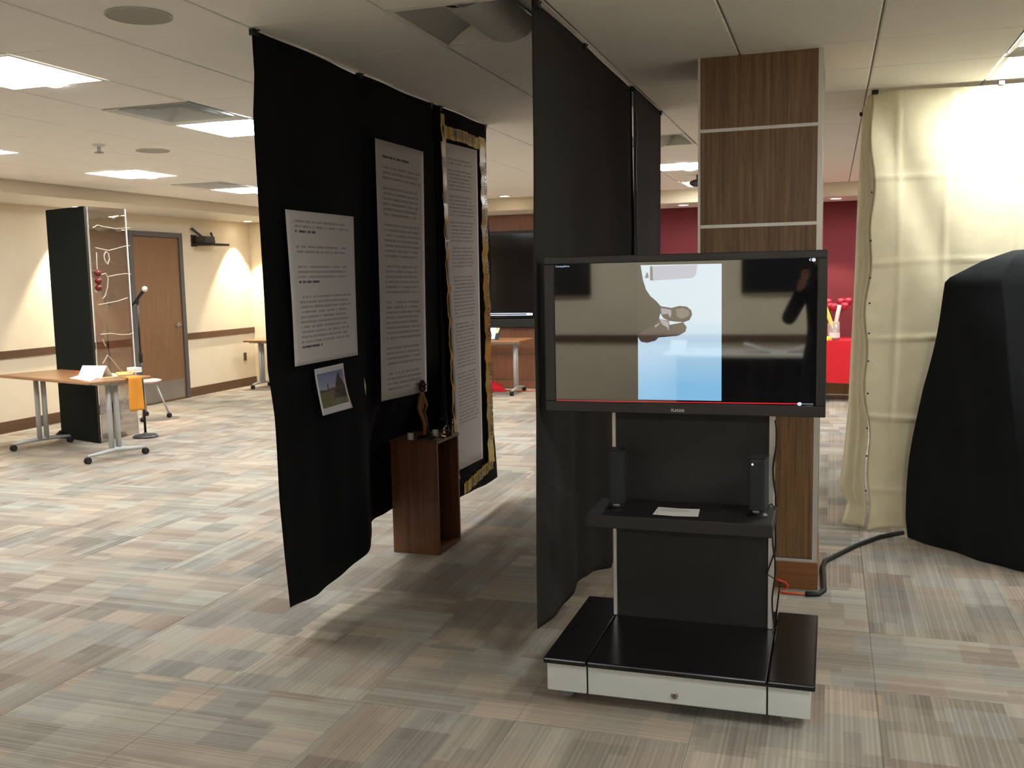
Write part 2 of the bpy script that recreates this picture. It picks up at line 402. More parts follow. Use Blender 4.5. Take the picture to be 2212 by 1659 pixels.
for i in range(-13, 8):
    for j in range(-14, 14):
        if (i, j) in taken: continue
        x0, x1, y0, y1 = cx(i), cx(i+1), cy(j), cy(j+1)
        a0, a1, b0, b1 = max(x0, SX+.001), min(x1, XR), max(y0, YF), min(y1, SY-.001)
        if a1-a0 < .02 or b1-b0 < .02: continue
        full = a1-a0 > PX-.001 and b1-b0 > PY-.001
        p = proj(((a0+a1)/2, (b0+b1)/2, CE))
        if full and p[2] > .5 and -200 < p[0] < W+200 and -350 < p[1] < H:
            if proto is None: proto = mb.build('ceiling_tile', M['ceil'], ceiling, world=False); o = proto
            else: o = proto.copy(); col.objects.link(o)
            o.location = Vector(((a0+a1)/2, (b0+b1)/2, CE))-ceiling.location
        else:
            t2 = MB(); ctile(t2, a0, a1, b0, b1); rest.add([(v[0], v[1], v[2]+CE) for v in t2.v], t2.f)
rest.build('ceiling_tile_field', M['ceil'], ceiling, kind='stuff')
for i in range(-12, 8):
    part('grid_runner', lambda b: b.box(cx(i)-.012, cx(i)+.012, YF+.002, SY-.002, CE+.012, CE+.016), M['grid'], ceiling)
for j in range(-12, 13):
    part('grid_cross_tee', lambda b: b.box(SX+.002, XR-.002, cy(j)-.012, cy(j)+.012, CE+.0125, CE+.0165), M['grid'], ceiling)

# recessed ceiling lights
def troffer(i, j, lit, label, group=None):
    x0, x1, y0, y1 = cx(i)+.004, cx(i+1)-.004, cy(j)+.004, cy(j+1)-.004; xm = (x0+x1)/2; ym = (y0+y1)/2
    t = thing('ceiling_light', label, 'ceiling light', (xm, ym, CE), 0, group)
    mm = M['lit'] if lit else M['dim']
    fr = MB()
    for q in ((x0, x0+.022, y0, y1), (x1-.022, x1, y0, y1), (x0+.022, x1-.022, y0, y0+.022), (x0+.022, x1-.022, y1-.022, y1)): fr.box(*q, CE-.002, CE+.006)
    fr.build('frame', M['white'], t)
    part('housing', lambda b: b.box(x0+.002, x1-.002, y0+.002, y1-.002, CE+.115, CE+.12), M['white'], t)
    for s in (-1, 1):                     # curved side reflectors
        xs, xe = (x0+.02, xm-.11) if s < 0 else (x1-.02, xm+.11)
        part('reflector', lambda b: b.grid(lambda u, v: Vector((xs+(xe-xs)*u, y0+.02+(y1-y0-.04)*v, CE+.002+.085*math.sin(u*math.pi/2))), 8, 1), mm, t, smooth=True)
    part('lens_basket', lambda b: b.grid(lambda u, v: Vector((xm-.12*math.cos(u*math.pi), y0+.021+(y1-y0-.042)*v, CE+.07-.085*math.sin(u*math.pi))), 14, 1), mm, t, smooth=True)
    for ye in (y0+.018, y1-.018):         # pale end plates
        part('end_plate', lambda b: b.box(x0+.02, x1-.02, ye-.002, ye+.002, CE+.001, CE+.114), M['white'] if not lit else M['lit'], t)
    return t
LL = {(-7,-1): 'lit ceiling panel between the large round speaker grille and big air diffuser', (-7,2): 'lit ceiling panel touching the big square air diffuser, half hidden by black curtain',
      (-11,2): 'lit ceiling panel on the near side of the sprinkler head', (-11,5): 'lit ceiling panel beyond the sprinkler, before the soffit', (-11,8): 'lit ceiling panel beside the small air diffuser near the cream wall',
      (-3,8): 'lit ceiling panel seen between charcoal curtain and wood column', (1,2): 'lit ceiling panel glaring on the cream curtain'}
for i, j in LIT:
    if (i, j) in LL: troffer(i, j, True, LL[(i, j)]); continue
    troffer(i, j, True, 'lit square ceiling light panel recessed in the white tiles', 'lit ceiling light panels')
for k, (i, j) in enumerate(OFF):
    troffer(i, j, False, ['unlit ceiling light with curved grey lens between the two hanging black curtains',
                          'unlit ceiling light recessed above the path between black curtains, second along',
                          'unlit ceiling light recessed above the far ends of the black curtains'][k])
VL = {(-7,1): 'square grey air diffuser in the ceiling between two lit panels, large one', (-11,7): 'small looking square air diffuser in ceiling beyond the sprinkler, near the cream wall',
      (1,1): 'grey ceiling air diffuser with bright white rim above the draped black mound'}
for (i, j) in VENT:
    x0, x1, y0, y1 = cx(i)+.004, cx(i+1)-.004, cy(j)+.004, cy(j+1)-.004; xm, ym = (x0+x1)/2, (y0+y1)/2
    t = thing('air_diffuser', VL[(i, j)], 'air vent', (xm, ym, CE))
    part('backing', lambda b: b.box(x0+.02, x1-.02, y0+.02, y1-.02, CE+.1, CE+.104), mat('duct_dark', (90, 92, 92), .8), t)
    for k in range(4):                    # nested square louvres
        q = .0+.065*k; d = .05
        w = MB()
        a0, a1, b0, b1 = x0+q, x1-q, y0+q, y1-q
        if a1-a0 < .1: break
        zl, zh = CE-.004+.006*k, CE+.03+.012*k
        vs_ = [(a0,b0,zl),(a1,b0,zl),(a1,b1,zl),(a0,b1,zl),(a0+d,b0+d,zh),(a1-d,b0+d,zh),(a1-d,b1-d,zh),(a0+d,b1-d,zh)]
        w.add(vs_, [(0,1,5,4),(1,2,6,5),(2,3,7,6),(3,0,4,7)])
        w.build('louvre' if k else 'rim', mat('vent_grey', (196, 198, 194), .6) if k else M['white'], t, solid=.003)
# ceiling speakers, sprinkler, far ceiling gadget
for (x, y, r, lb) in ((300, 33, .125, 'large round grey speaker grille in ceiling tile by curtain corner'), (330, 325, .125, 'round grey speaker grille in ceiling beside the sprinkler head')):
    p = pz(x, y, CE); t = thing('ceiling_speaker', lb, 'speaker', p)
    part('grille', lambda b: b.lathe([(r*.94, -.004), (r*.94, -.0045), (.02, -.006), (.001, -.006)], p, 32), mat('speaker_mesh', (176, 172, 162), .8, bump=1, bscale=700), t, smooth=False)
    part('rim', lambda b: b.lathe([(r, .0), (r, -.005), (r*.95, -.006), (r*.95, 0)], p, 32), mat('speaker_rim', (186, 182, 172), .6), t)
p = pz(213, 312, CE); t = thing('sprinkler_head', 'small sprinkler head with chrome deflector under the ceiling', 'sprinkler', p)
part('escutcheon', lambda b: b.lathe([(.045, 0), (.042, -.012), (.02, -.018), (.001, -.018)], p, 20), M['white'], t)
part('stem', lambda b: b.lathe([(.012, -.017), (.012, -.05), (.001, -.05)], p, 10), M['steel'], t)
part('deflector', lambda b: b.lathe([(.004, -.05), (.032, -.056), (.034, -.062), (.001, -.064)], p, 14), M['steel'], t)

# downlights in the soffits (real lamps)
def downlight(p, lamp, label, group, watt=None):
    t = thing('downlight', label, 'downlight', p, 0, group)
    part('trim_ring', lambda b: b.lathe([(.085, 0), (.085, -.006), (.062, -.006), (.062, 0)], p, 24), M['white'], t)
    part('lamp', lambda b: b.lathe([(.061, -.003), (.04, -.0045), (.001, -.005)], p, 18), M['can'], t)
    if lamp:
        ld = bpy.data.lights.new('downlight_lamp', 'SPOT'); ld.energy = watt or SPOTW; ld.color = (1, .86, .66); ld.spot_size = math.radians(74); ld.spot_blend = .35; ld.shadow_soft_size = .03
        lo = bpy.data.objects.new('downlight_lamp', ld); col.objects.link(lo); lo.parent = t; lo.location = (0, 0, -.012)
    return t
GL = 'recessed downlights over the cream wall'
for Y in (9.1, 12.5, 5.7, 2.3): downlight(Vector((XL+.27, Y, SLZ-.004)), True, 'small round downlight in soffit washing the cream wall', GL)
GR = 'recessed downlights over the red wall'
for X in (-1.78, .04, 1.9, -3.6, -5.4): downlight(Vector((X, 12.42, SBZ-.004)), True, 'small round downlight in soffit washing the red wall', GR, 130)
downlight(pz(1090, 423, CE)-Vector((0, 0, .001)), False, 'small lit round downlight in ceiling seen between the black curtains', None)

# left wall: chair rail, baseboard, door
struct(part('trim_3', lambda b: b.box(XL+.001, XL+.022, YF, 10.18, .80, .885).box(XL+.001, XL+.022, 11.25, YB-.02, .80, .885), M['rail'], None, bevel=.004), 'brown wooden chair rail along the cream wall')
struct(part('baseboard_left', lambda b: b.box(XL+.001, XL+.018, YF, 10.18, 0, .125).box(XL+.001, XL+.018, 11.25, YB-.02, 0, .125), M['rail'], None, bevel=.003), 'brown wooden baseboard of the cream wall')
struct(part('trim_4', lambda b: b.box(XL+.02, XR, YF+.001, YF+.022, .80, .885), M['rail'], None))
struct(part('baseboard_front', lambda b: b.box(XL+.02, XR, YF+.001, YF+.018, 0, .12), M['rail'], None))
d1 = struct(part('door_1', lambda b: b.box(XL+.004, XL+.03, 10.26, 11.17, .012, 2.18), M['doorwood'], None, bevel=.002), 'brown wood veneer door in a grey metal frame')
part('frame', lambda b: b.box(XL+.002, XL+.05, 10.18, 10.255, 0, 2.25).box(XL+.002, XL+.05, 11.175, 11.25, 0, 2.25).box(XL+.002, XL+.05, 10.255, 11.175, 2.185, 2.25), M['frame'], d1, bevel=.004)
part('kick_plate', lambda b: b.box(XL+.03, XL+.032, 10.29, 11.14, .03, .28), M['steel'], d1)
hd = part('lever_handle', lambda b: b.tube([(XL+.03, 11.08, 1.02), (XL+.085, 11.08, 1.02), (XL+.09, 11.05, 1.02), (XL+.09, 10.96, 1.02)], .011), M['steel'], d1, smooth=True)
part('rose', lambda b: b.lathe([(.033, .03), (.033, .042), (.001, .042)], (XL, 11.08, 1.02), 18, axis='x'), M['steel'], hd)
# wall outlet
o = part('wall_outlet', lambda b: b.box(XL+.001, XL+.008, 12.63, 12.70, .39, .51), mat('outlet_brown', (70, 52, 36), .5), None, bevel=.002); tag(o, 'small brown power outlet low on the cream wall', 'outlet')
# wall bracket with projector arms
bp_ = pX(422, 512, XL)
t = thing('wall_bracket', 'dark metal projector bracket with bent arms on cream wall beside door', 'bracket', (XL, 11.66, 2.1))
part('plate', lambda b: b.box(XL+.001, XL+.02, 11.50, 11.62, 2.08, 2.24), M['blackplastic'], t, bevel=.003)
part('arm', lambda b: b.bar((XL+.02, 11.5, 2.33), (XL+.10, 11.60, 2.22), .03, .03).bar((XL+.1, 11.6, 2.22), (XL+.16, 11.78, 2.13), .03, .03), M['blackplastic'], t)
part('arm', lambda b: b.bar((XL+.05, 11.9, 2.28), (XL+.16, 11.82, 2.14), .022, .022), M['blackplastic'], t)
part('tray', lambda b: b.prism([(XL+.02, 11.50, 2.09), (XL+.28, 11.58, 2.09), (XL+.28, 12.0, 2.09), (XL+.1, 11.95, 2.09)], (0, 0, .03)), M['blackplastic'], t)
part('body', lambda b: b.box(XL+.02, XL+.2, 11.56, 11.78, 2.12, 2.22), mat('device_grey', (70, 66, 60), .5), t, bevel=.01)

# back wall panelling
bw = struct(part('wall_back_panelling', lambda b: b.box(-6.2, -2.45, YB-.02, YB-.001, 0, SBZ-.005), mat('panel_backing', (150, 140, 128), .5), None), 'wood veneer panelling behind the large black screen')
zs = [.0, .12, .49, .86, 1.4, 1.95, SBZ-.006]
xs = [-6.2, -4.95, -3.7, -2.45]
for a, b2 in zip(zs, zs[1:]):
    for x0, x1 in zip(xs, xs[1:]):
        part('panel', lambda b: b.box(x0+.003, x1-.003, YB-.035, YB-.02, a+.006, b2-.006), M['backwood'], bw, bevel=.002)
bb = struct(part('baseboard_back', lambda b: b.box(-2.44, XR, YB-.03, YB-.001, 0, .25), M['colwood'], None), 'wood base panel under the red wall')
part('metal_strip', lambda b: b.box(-2.44, XR, YB-.033, YB-.001, .25, .27), M['alu'], bb)

# ------------------------------------------------------------------ column
CX0, CX1, CY0, CY1 = -.626, -.046, 4.852, 5.42
cl = struct(part('column', lambda b: b.box(CX0+.012, CX1-.012, CY0+.014, CY1-.014, 0, CE+.1), mat('column_core', (120, 112, 100), .6), None), 'square wood-veneered column with metal strips beside the television')
seams = [.144, .872, 1.33, 1.788, 2.246, CE+.005]
for k, (a, b2) in enumerate(zip(seams, seams[1:])):
    lo = a+.008 if k else a+.012; hi = b2-.008 if b2 < CE else b2
    part('veneer_panel', lambda b: b.box(CX0+.012, CX1-.016, CY0, CY0+.014, lo, hi), M['colwood'], cl, bevel=.0015)
    part('veneer_panel', lambda b: b.box(CX0, CX0+.012, CY0+.012, CY1-.012, lo, hi), M['colwood'], cl, bevel=.0015)
    part('veneer_panel', lambda b: b.box(CX1-.012, CX1-.002, CY0+.012, CY1-.012, lo, hi), M['colwood'], cl, bevel=.0015)
    part('veneer_panel', lambda b: b.box(CX0+.012, CX1-.012, CY1-.014, CY1, lo, hi), M['colwood'], cl, bevel=.0015)
    part('metal_strip', lambda b: b.box(CX0+.010, CX1-.014, CY0+.003, CY0+.012, a-.008, a+.008), M['alu'], cl)
for (x, y) in ((CX0, CY0), (CX1, CY0), (CX0, CY1), (CX1, CY1)):
    sx_, sy_ = (1 if x == CX0 else -1), (1 if y == CY0 else -1)
    w = .012 if x == CX0 else .024
    part('corner_trim', lambda b: b.box(min(x, x+sx_*w), max(x, x+sx_*w), min(y-sy_*.002, y+sy_*.012), max(y-sy_*.002, y+sy_*.012), .14, CE+.005), M['alu'], cl)
part('plinth', lambda b: b.box(CX0-.002, CX1+.004, CY0-.006, CY1+.004, 0, .136), M['plinth_wood'], cl, bevel=.003)

# ------------------------------------------------------------------ hanging curtains
def hang(name, X, top, hem, left, right, dx, mt, label, cat, nu=60, nv=90, parent=None):
    """cloth hung in the plane x=X; top/hem: (Y,z) tables, left/right: (z,Y) tables"""
    def fn(u, v):
        ya = left[0][1]*(1-u)+right[-1][1]*u
        zt = None
        # iterate once: place y from edge tables, z from top/hem tables
        y = ya
        for _ in range(3):
            zt_, zh_ = interp(top, y), interp(hem, y); z = zh_+(zt_-zh_)*v
            y = interp(left, z)*(1-u)+interp(right, z)*u
        return Vector((X+dx(y, z), y, z))
    b = MB(); b.grid(fn, nu, nv)
    return b.build(name, mt, parent, smooth=True, solid=.002)
def tabY(pts, X): return sorted([(p.y, p.z) for p in (pX(x, y, X) for x, y in pts)])
def tabZ(pts, X): return sorted([(p.z, p.y) for p in (pX(x, y, X) for x, y in pts)])
def box_push(y, z): return -.165*sstep(4.35, 4.85, y)*sstep(1.15, .64, z)*(1-sstep(5.29, 5.46, y))
def dx1(y, z): return .006*math.sin(y*9+z*1.3)+.004*math.sin(y*23+2)*sstep(2.3, .3, z)+box_push(y, z)
XC = -2.25
c1 = thing('hanging_curtain', 'long black cloth hung from ceiling carrying two text sheets and a small photo', 'curtain', (XC, 4.5, 0))
c1o = hang('cloth', XC, [(3.5, CE-.004), (4.2, CE-.008), (4.45, CE-.016), (4.5, CE-.006), (5.5, CE-.006)],
     tabY([(625,1312),(690,1283),(740,1240),(790,1195),(820,1165),(850,1135)], XC)+[(5.0, .235), (5.5, .22)],
     tabZ([(545,60),(551,160),(547,250),(556,420),(568,640),(575,800),(590,900),(594,960),(600,1080),(612,1200),(625,1312)], XC), [(0, 5.44), (2.6, 5.44)], dx1, M['blackcloth'], '', '', parent=c1)
c1b = thing('hanging_curtain', 'narrow black cloth edged with yellow crime scene tape around a long text sheet', 'curtain', (XC+.012, 5.9, 0))
def dx1b(y, z): return .004*math.sin(y*12+1)+box_push(y, z)+.012
hang('cloth', XC, [(5.40, CE-.004), (6.31, CE-.004), (6.5, CE-.004)], tabY([(993,1072),(1020,1058),(1045,1048),(1070,1030)], XC)+[(7, .15)],
     [(0, 5.42), (2.6, 5.42)], tabZ([(1045,270),(1045,360),(1046,430),(1052,500),(1060,560),(1056,640),(1049,700),(1056,850),(1062,930),(1068,1000),(1070,1030)], XC), dx1b, M['blackcloth'], '', '', 40, 80, parent=c1b)
def clip(p, parent, mt=None):
    part('clip', lambda b: b.box(p[0]-.012, p[0]+.012, p[1]-.016, p[1]+.016, p[2]-.03, p[2]-.004).tube([(p[0], p[1]+.012, p[2]-.008), (p[0]+.012, p[1]+.026, p[2]-.003)], .004, 6), mt or M['screw'], parent)
for y in (3.55, 4.48, 5.38): clip((XC, y, CE), c1)
for y in (5.50, 6.29): clip((XC+.012, y, CE), c1b)
o = part('tear', lambda b: b.prism([(XC+.008, 4.40, 1.07), (XC+.008, 4.415, 1.03), (XC+.008, 4.41, .98), (XC+.008, 4.398, 1.03)], (.001, 0, 0)), M['cream'], c1)

# printed sheets on the curtains
def sheet(name, corners, X, mt, label, cat, curl=.004, extra=lambda u, v: 0):
    P = [pX(x, y, X) for x, y in corners]   # tl,tr,br,bl
    def fn(u, v):
        p = (P[3]*(1-u)+P[2]*u)*(1-v)+(P[0]*(1-u)+P[1]*u)*v
        return Vector((X+curl*math.sin(u*5+1)*math.sin(v*4)+extra(u, v), p.y, p.z))
    b = MB(); b.grid(fn, 16, 30); o = b.build(name, mt, None, smooth=True, solid=.0006); return tag(o, label, cat)
XS = XC+.022
PAPER = (226, 222, 222)
sheet('text_sheet', [(617,452),(763,468),(773,767),(637,792)], XS, text_sheet('print_short', 26, PAPER, .11, .93, .05, .90, bold=((2,.42),(12,.42),(25,.72)), gaps=(3,4,7,8,13,14)),
      'short wide white text sheet on black curtain above the small photo print', 'paper')
sheet('text_sheet', [(811,298),(914,328),(922,845),(824,867)], XS, text_sheet('print_medium', 46, PAPER, .12, .92, .05, .97, bold=((0,.66),), gaps=(1,5,12,20,27,36,41)),
      'long white text sheet with bold heading on the wide black curtain', 'paper')
sheet('text_sheet', [(953,305),(1030,325),(1043,990),(988,1018)], XC+.034, text_sheet('print_long', 74, PAPER, .14, .88, .04, .86, gaps=(2,9,16,23,30,31,44,58)),
      'tall narrow text sheet framed by yellow crime scene tape', 'paper')
def photo_mat():
    mt, t, b = nt('landscape_photo_print'); N = t.nodes.new; L = t.links.new
    uv = N('ShaderNodeUVMap'); sp = N('ShaderNodeSeparateXYZ'); L(uv.outputs[0], sp.inputs[0])
    no = N('ShaderNodeTexNoise'); no.inputs['Scale'].default_value = 9; no.inputs['Detail'].default_value = 5; L(uv.outputs[0], no.inputs['Vector'])
    def m_(op, a, b_=None, c=None):
        n = N('ShaderNodeMath'); n.operation = op
        for i, v in enumerate((a, b_, c)):
            if v is None: continue
            if hasattr(v, 'type'): L(v, n.inputs[i])
            else: n.inputs[i].default_value = v
        return n.outputs[0]
    U, V = sp.outputs[0], sp.outputs[1]
    def mix(f, a, b_):
        n = N('ShaderNodeMix'); n.data_type = 'RGBA'; L(f, n.inputs[0])
        for v, i in ((a, 6), (b_, 7)):
            if isinstance(v, tuple): n.inputs[i].default_value = (*lin(v), 1)
            else: L(v, n.inputs[i])
        return n.outputs[2]
    nv = m_('MULTIPLY_ADD', no.outputs['Fac'], .10, V)
    sky = mix(V, (206, 214, 226), (104, 126, 178))
    grass = mix(no.outputs['Fac'], (44, 52, 22), (128, 138, 74))
    c_ = mix(m_('LESS_THAN', nv, .55), sky, grass)
    tree = m_('LESS_THAN', m_('ADD', m_('MULTIPLY', m_('ABSOLUTE', m_('SUBTRACT', U, .78)), 2.0), m_('MULTIPLY_ADD', no.outputs['Fac'], .25, V)), .98)
    tree = m_('MULTIPLY', tree, m_('GREATER_THAN', V, .28))
    c_ = mix(tree, c_, (40, 54, 26))
    t2 = m_('MULTIPLY', m_('LESS_THAN', m_('ABSOLUTE', m_('SUBTRACT', U, .36)), .022), m_('MULTIPLY', m_('GREATER_THAN', V, .45), m_('LESS_THAN', V, .64)))
    c_ = mix(t2, c_, (70, 74, 66))
    hz = m_('MULTIPLY', m_('GREATER_THAN', nv, .52), m_('LESS_THAN', nv, .57)); c_ = mix(hz, c_, (66, 76, 50))
    inn = m_('MULTIPLY', m_('MULTIPLY', m_('GREATER_THAN', U, .06), m_('LESS_THAN', U, .95)), m_('MULTIPLY', m_('GREATER_THAN', V, .14), m_('LESS_THAN', V, .88)))
    c_ = mix(inn, (224, 224, 226), c_)
    L(c_, b.inputs['Base Color']); b.inputs['Roughness'].default_value = .4
    return mt
sheet('photo_print', [(680,798),(741,784),(750,880),(685,898)], XS+.004, photo_mat(), 'small landscape photo print with white border pinned under the text sheet', 'photo', .004, lambda u, v: .03*(1-v)**2)

# crime scene tape (on the narrow curtain)
def tape_strip(name, fn, nu=4, nv=60): b = MB(); b.grid(fn, nu, nv); return b.build(name, M['yellow'], c1b, smooth=True)
def wob(z, s): return .004*math.sin(z*31+s)+.003*math.sin(z*67+s*2)
tpR = tape_strip('tape', lambda u, v: Vector((XC+.032+wob(v*2.1, 1)+box_push(6.2, .29+v*2.2)*.0, 6.135+.115*u+.006*math.sin(v*17)+.03*(1-v), .29+v*2.2)))
tpL = tape_strip('tape', lambda u, v: Vector((XC+.034+wob(v*2.1, 4)+box_push(5.465+.06*u+.10*(1-v)**2, .30+v*2.24), 5.465+.06*u+.10*(1-v)**2, .30+v*2.24)))
tpT = tape_strip('tape', lambda u, v: Vector((XC+.036+wob(v, 2), 5.50+.62*v, 2.405+.075*u-.004*math.sin(v*9))))
tpB = tape_strip('tape', lambda u, v: Vector((XC+.03+wob(v, 3), 5.70+.56*v, .175+.075*u+.07*v)))
for zc in (.72, 1.40, 2.06):
    text_mesh('lettering', 'CRIME SCENE DO NOT CROSS', .078, M['ink'], tpR, frame((0,0,1), (0,-1,0), (1,0,0), (XC+.044, 6.197+.03*(1-(zc-.29)/2.2), zc)), sx=.50, bold=.0015)
text_mesh('lettering', 'CRIME SCENE DO NOT CROSS', .062, M['ink'], tpT, frame((0,1,0), (0,0,1), (1,0,0), (XC+.048, 5.81, 2.443)), sx=.50, bold=.001)
a_ = math.atan2(.07, .56)
text_mesh('lettering', 'DO NOT CROSS', .07, M['ink'], tpB, frame((0,math.cos(a_),math.sin(a_)), (0,-math.sin(a_),math.cos(a_)), (1,0,0), (XC+.044, 6.02, .252)), sx=.8, bold=.001)

# middle curtain
XD = -1.062
def dx2(y, z): return .012*math.sin(y*7+.4*z)*sstep(2.6, 1.6, z)+.006*math.sin(y*19+1)*sstep(2.5, .5, z)-.012*sstep(4.1, 3.5, y)
c2 = thing('hanging_curtain', 'charcoal cloth hung from ceiling behind the television with sagging top edge', 'curtain', (XD, 4.5, 0))
hang('cloth', XD, [(3.4, CE-.004), (4.30, CE-.004)]+[(y, min(z, CE-.01)) for y, z in tabY([(1290,99),(1298,118),(1312,145),(1332,163),(1352,173),(1368,182)], XD) if y > 4.32]+[(5.6, CE-.006)],
     tabY([(1172,1360),(1195,1332),(1225,1295),(1250,1262),(1280,1236),(1317,1224)], XD)+[(5.2, .11), (5.6, .12)],
     tabZ([(1155,2),(1157,300),(1158,560),(1166,900),(1169,1200),(1172,1360)], XD), [(0, 5.42), (2.6, 5.42)], dx2, M['greycloth'], '', '', 70, 80, parent=c2)
c2b = thing('hanging_curtain', 'second charcoal cloth strip hung beyond the sagging one, beside wood column', 'curtain', (XD+.02, 5.9, 0))
hang('cloth', XD+.018, [(5.3, CE-.004), (6.4, CE-.004)], [(5.3, .14), (6.4, .12)], [(0, 5.36), (1.5, 5.34), (2.6, 5.39)], [(0, 6.24), (1.7, 6.255), (2.6, 6.275)],
     lambda y, z: .006*math.sin(y*11)*sstep(2.6, 1.5, z), M['greycloth'], '', '', 30, 50, parent=c2b)
for y in (3.6, 4.33, 5.40): clip((XD, y, CE), c2)
clip((XD+.018, 6.25, CE), c2b)
part('seam_cord', lambda b: b.tube([(XD+.034+.003*math.sin(k*1.3), 5.365+.01*math.sin(k*.8), 2.45-.075*k) for k in range(30)], .004, 6), M['screw'], c2b)

# ------------------------------------------------------------------ wooden box with figurine and glass
BX0, BX1, BY0, BY1, BZ = -2.374, -2.088, 4.95, 5.285, .655
bx = thing('wooden_box', 'tall open-sided dark wooden box standing under the black curtain', 'box', ((BX0+BX1)/2, (BY0+BY1)/2, 0))
part('front_board', lambda b: b.box(BX0, BX1, BY0, BY0+.018, 0, BZ-.018), M['boxwood'], bx, bevel=.002)
part('rear_board', lambda b: b.box(BX0, BX1, BY1-.018, BY1, 0, BZ-.018), M['boxwood'], bx, bevel=.002)
part('side_board', lambda b: b.box(BX0, BX0+.018, BY0+.018, BY1-.018, 0, BZ-.018), M['boxwood'], bx)
part('top_board', lambda b: b.box(BX0-.003, BX1+.003, BY0-.003, BY1+.003, BZ-.018, BZ), M['boxwood'], bx, bevel=.003)
part('bottom_board', lambda b: b.box(BX0+.018, BX1, BY0+.018, BY1-.018, 0.004, .022), M['boxwood'], bx)
fb = Vector((-2.215, 5.06, BZ))
fg = thing('carved_figurine', 'slender carved wooden figurine with dark hat standing on the wooden box', 'figurine', fb)
part('base', lambda b: b.lathe([(.045, 0), (.045, .008), (.03, .016), (.001, .016)], fb+Vector((.02,.0,0)), 16, sx=1.2, sy=.9), M['blackplastic'], fg)
skin_w = mat('carved_pale_wood', (150, 100, 58), .55, noise=.15, nscale=40)
dark_w = mat('carved_dark_wood', (56, 26, 22), .5)
Pf = lambda x, z, y=0: fb+Vector((x, y, z))
part('body', lambda b: b.tube([Pf(.012,.014), Pf(.010,.05), Pf(.014,.075), Pf(.0,.12), Pf(-.012,.15), Pf(-.014,.175), Pf(-.006,.21), Pf(-.004,.235), Pf(.0,.255), Pf(.002,.27)],
      [.011,.012,.014,.013,.016,.021,.020,.021,.012,.010], 12), skin_w, fg, smooth=True)
part('leg', lambda b: b.tube([Pf(.028,.014,.012), Pf(.022,.06,.012), Pf(.012,.11,.01), Pf(-.004,.16,.004)], [.009,.010,.011,.013], 10), dark_w, fg, smooth=True)
part('arm', lambda b: b.tube([Pf(.014,.232), Pf(.026,.19,.006), Pf(.012,.155,.01)], [.008,.007,.006], 8), skin_w, fg, smooth=True)
hd = part('head', lambda b: b.sphere(Pf(.004,.288), .021, sc_=(1,1,1.2)), dark_w, fg, smooth=True)
part('hat', lambda b: b.lathe([(.032,.305), (.034,.309), (.018,.313), (.014,.328), (.004,.336), (.001,.337)], Pf(.004,0), 14), mat('hat_dark', (50, 40, 24), .6), hd)
gp = Vector((-2.105, 5.15, BZ))
gl = thing('glass_tumbler', 'short clear glass tumbler with amber drink on the wooden box', 'glass', gp)
glass = mat('clear_glass', (255, 255, 255), .02, trans=1, ior=1.45)
part('tumbler', lambda b: b.lathe([(.034,.0), (.040,.10), (.0375,.10), (.032,.012), (.001,.012)], gp, 24), glass, gl, smooth=True)
part('drink', lambda b: b.lathe([(.0315,.0125), (.0335,.035), (.001,.035)], gp, 24), mat('amber_drink', (120, 52, 14), .05, trans=.7, ior=1.33), gl, smooth=True)
for (p, lb) in ((Vector((-2.262, 4.985, BZ)), 'small white candle at front edge of the wooden box'), (Vector((-2.165, 5.12, BZ)), 'small white candle between figurine and glass tumbler')):
    k = thing('votive_candle', lb, 'candle', p)
    part('wax', lambda b: b.lathe([(.017, 0), (.018, .002), (.018, .037), (.015, .038), (.001, .036)], p, 18), mat('white_wax', (222, 220, 214), .5), k, smooth=False)
    part('wick', lambda b: b.tube([p+Vector((0,0,.036)), p+Vector((.001,0,.042))], .0012, 6), M['ink'], k)
p = Vector((-2.108, 5.02, BZ)); o = part('metal_lighter_lid', lambda b: b.lathe([(.014, 0), (.014, .004), (.001, .005)], p, 16, sx=1.5), M['steel'], None); tag(o, 'tiny shiny metal cap lying near box corner', 'metal cap')

# ------------------------------------------------------------------ television cart
CB0, CB1, CF, CK = -.972, -.046, 3.285, 3.99
ct = thing('television_cart', 'black and silver rolling television cart with shelf and low drawer base', 'cart', ((CB0+CB1)/2, (CF+CK)/2, 0))
seamx = [CB0, pY(1268, 1450, CF).x, pY(1657, 1500, CF).x, CB1]
names = ['base_side', 'drawer', 'base_side']
for k in range(3):
    a0 = seamx[k]+(.003 if k else 0); a1 = seamx[k+1]-(.003 if k < 2 else 0)
    d = part(names[k], lambda b: b.box(a0, a1, CF, CK-.02, .048, .152), M['cartsilver'], ct, bevel=.003)
    if k == 1:
        lx = pY(1457, 1502, CF)
        part('lock', lambda b: b.lathe([(.013, 0), (.013, -.004), (.009, -.006), (.001, -.006)], (lx.x, CF, lx.z), 18, axis='y'), M['steel'], d)
        part('key_slot', lambda b: b.box(lx.x-.0015, lx.x+.0015, CF-.0075, CF-.006, lx.z-.006, lx.z+.006), M['ink'], d)
part('base_core', lambda b: b.box(CB0+.01, CB1-.01, CF+.01, CK-.03, .05, .15), M['blackmatt'], ct)
for k in range(3):
    a0 = seamx[k]+(.001 if k else -.012); a1 = seamx[k+1]-(.001 if k < 2 else -.016)
    part('base_top', lambda b: b.box(a0, a1, CF-.012, CK, .152, .174), M['blacklam'], ct, bevel=.006)
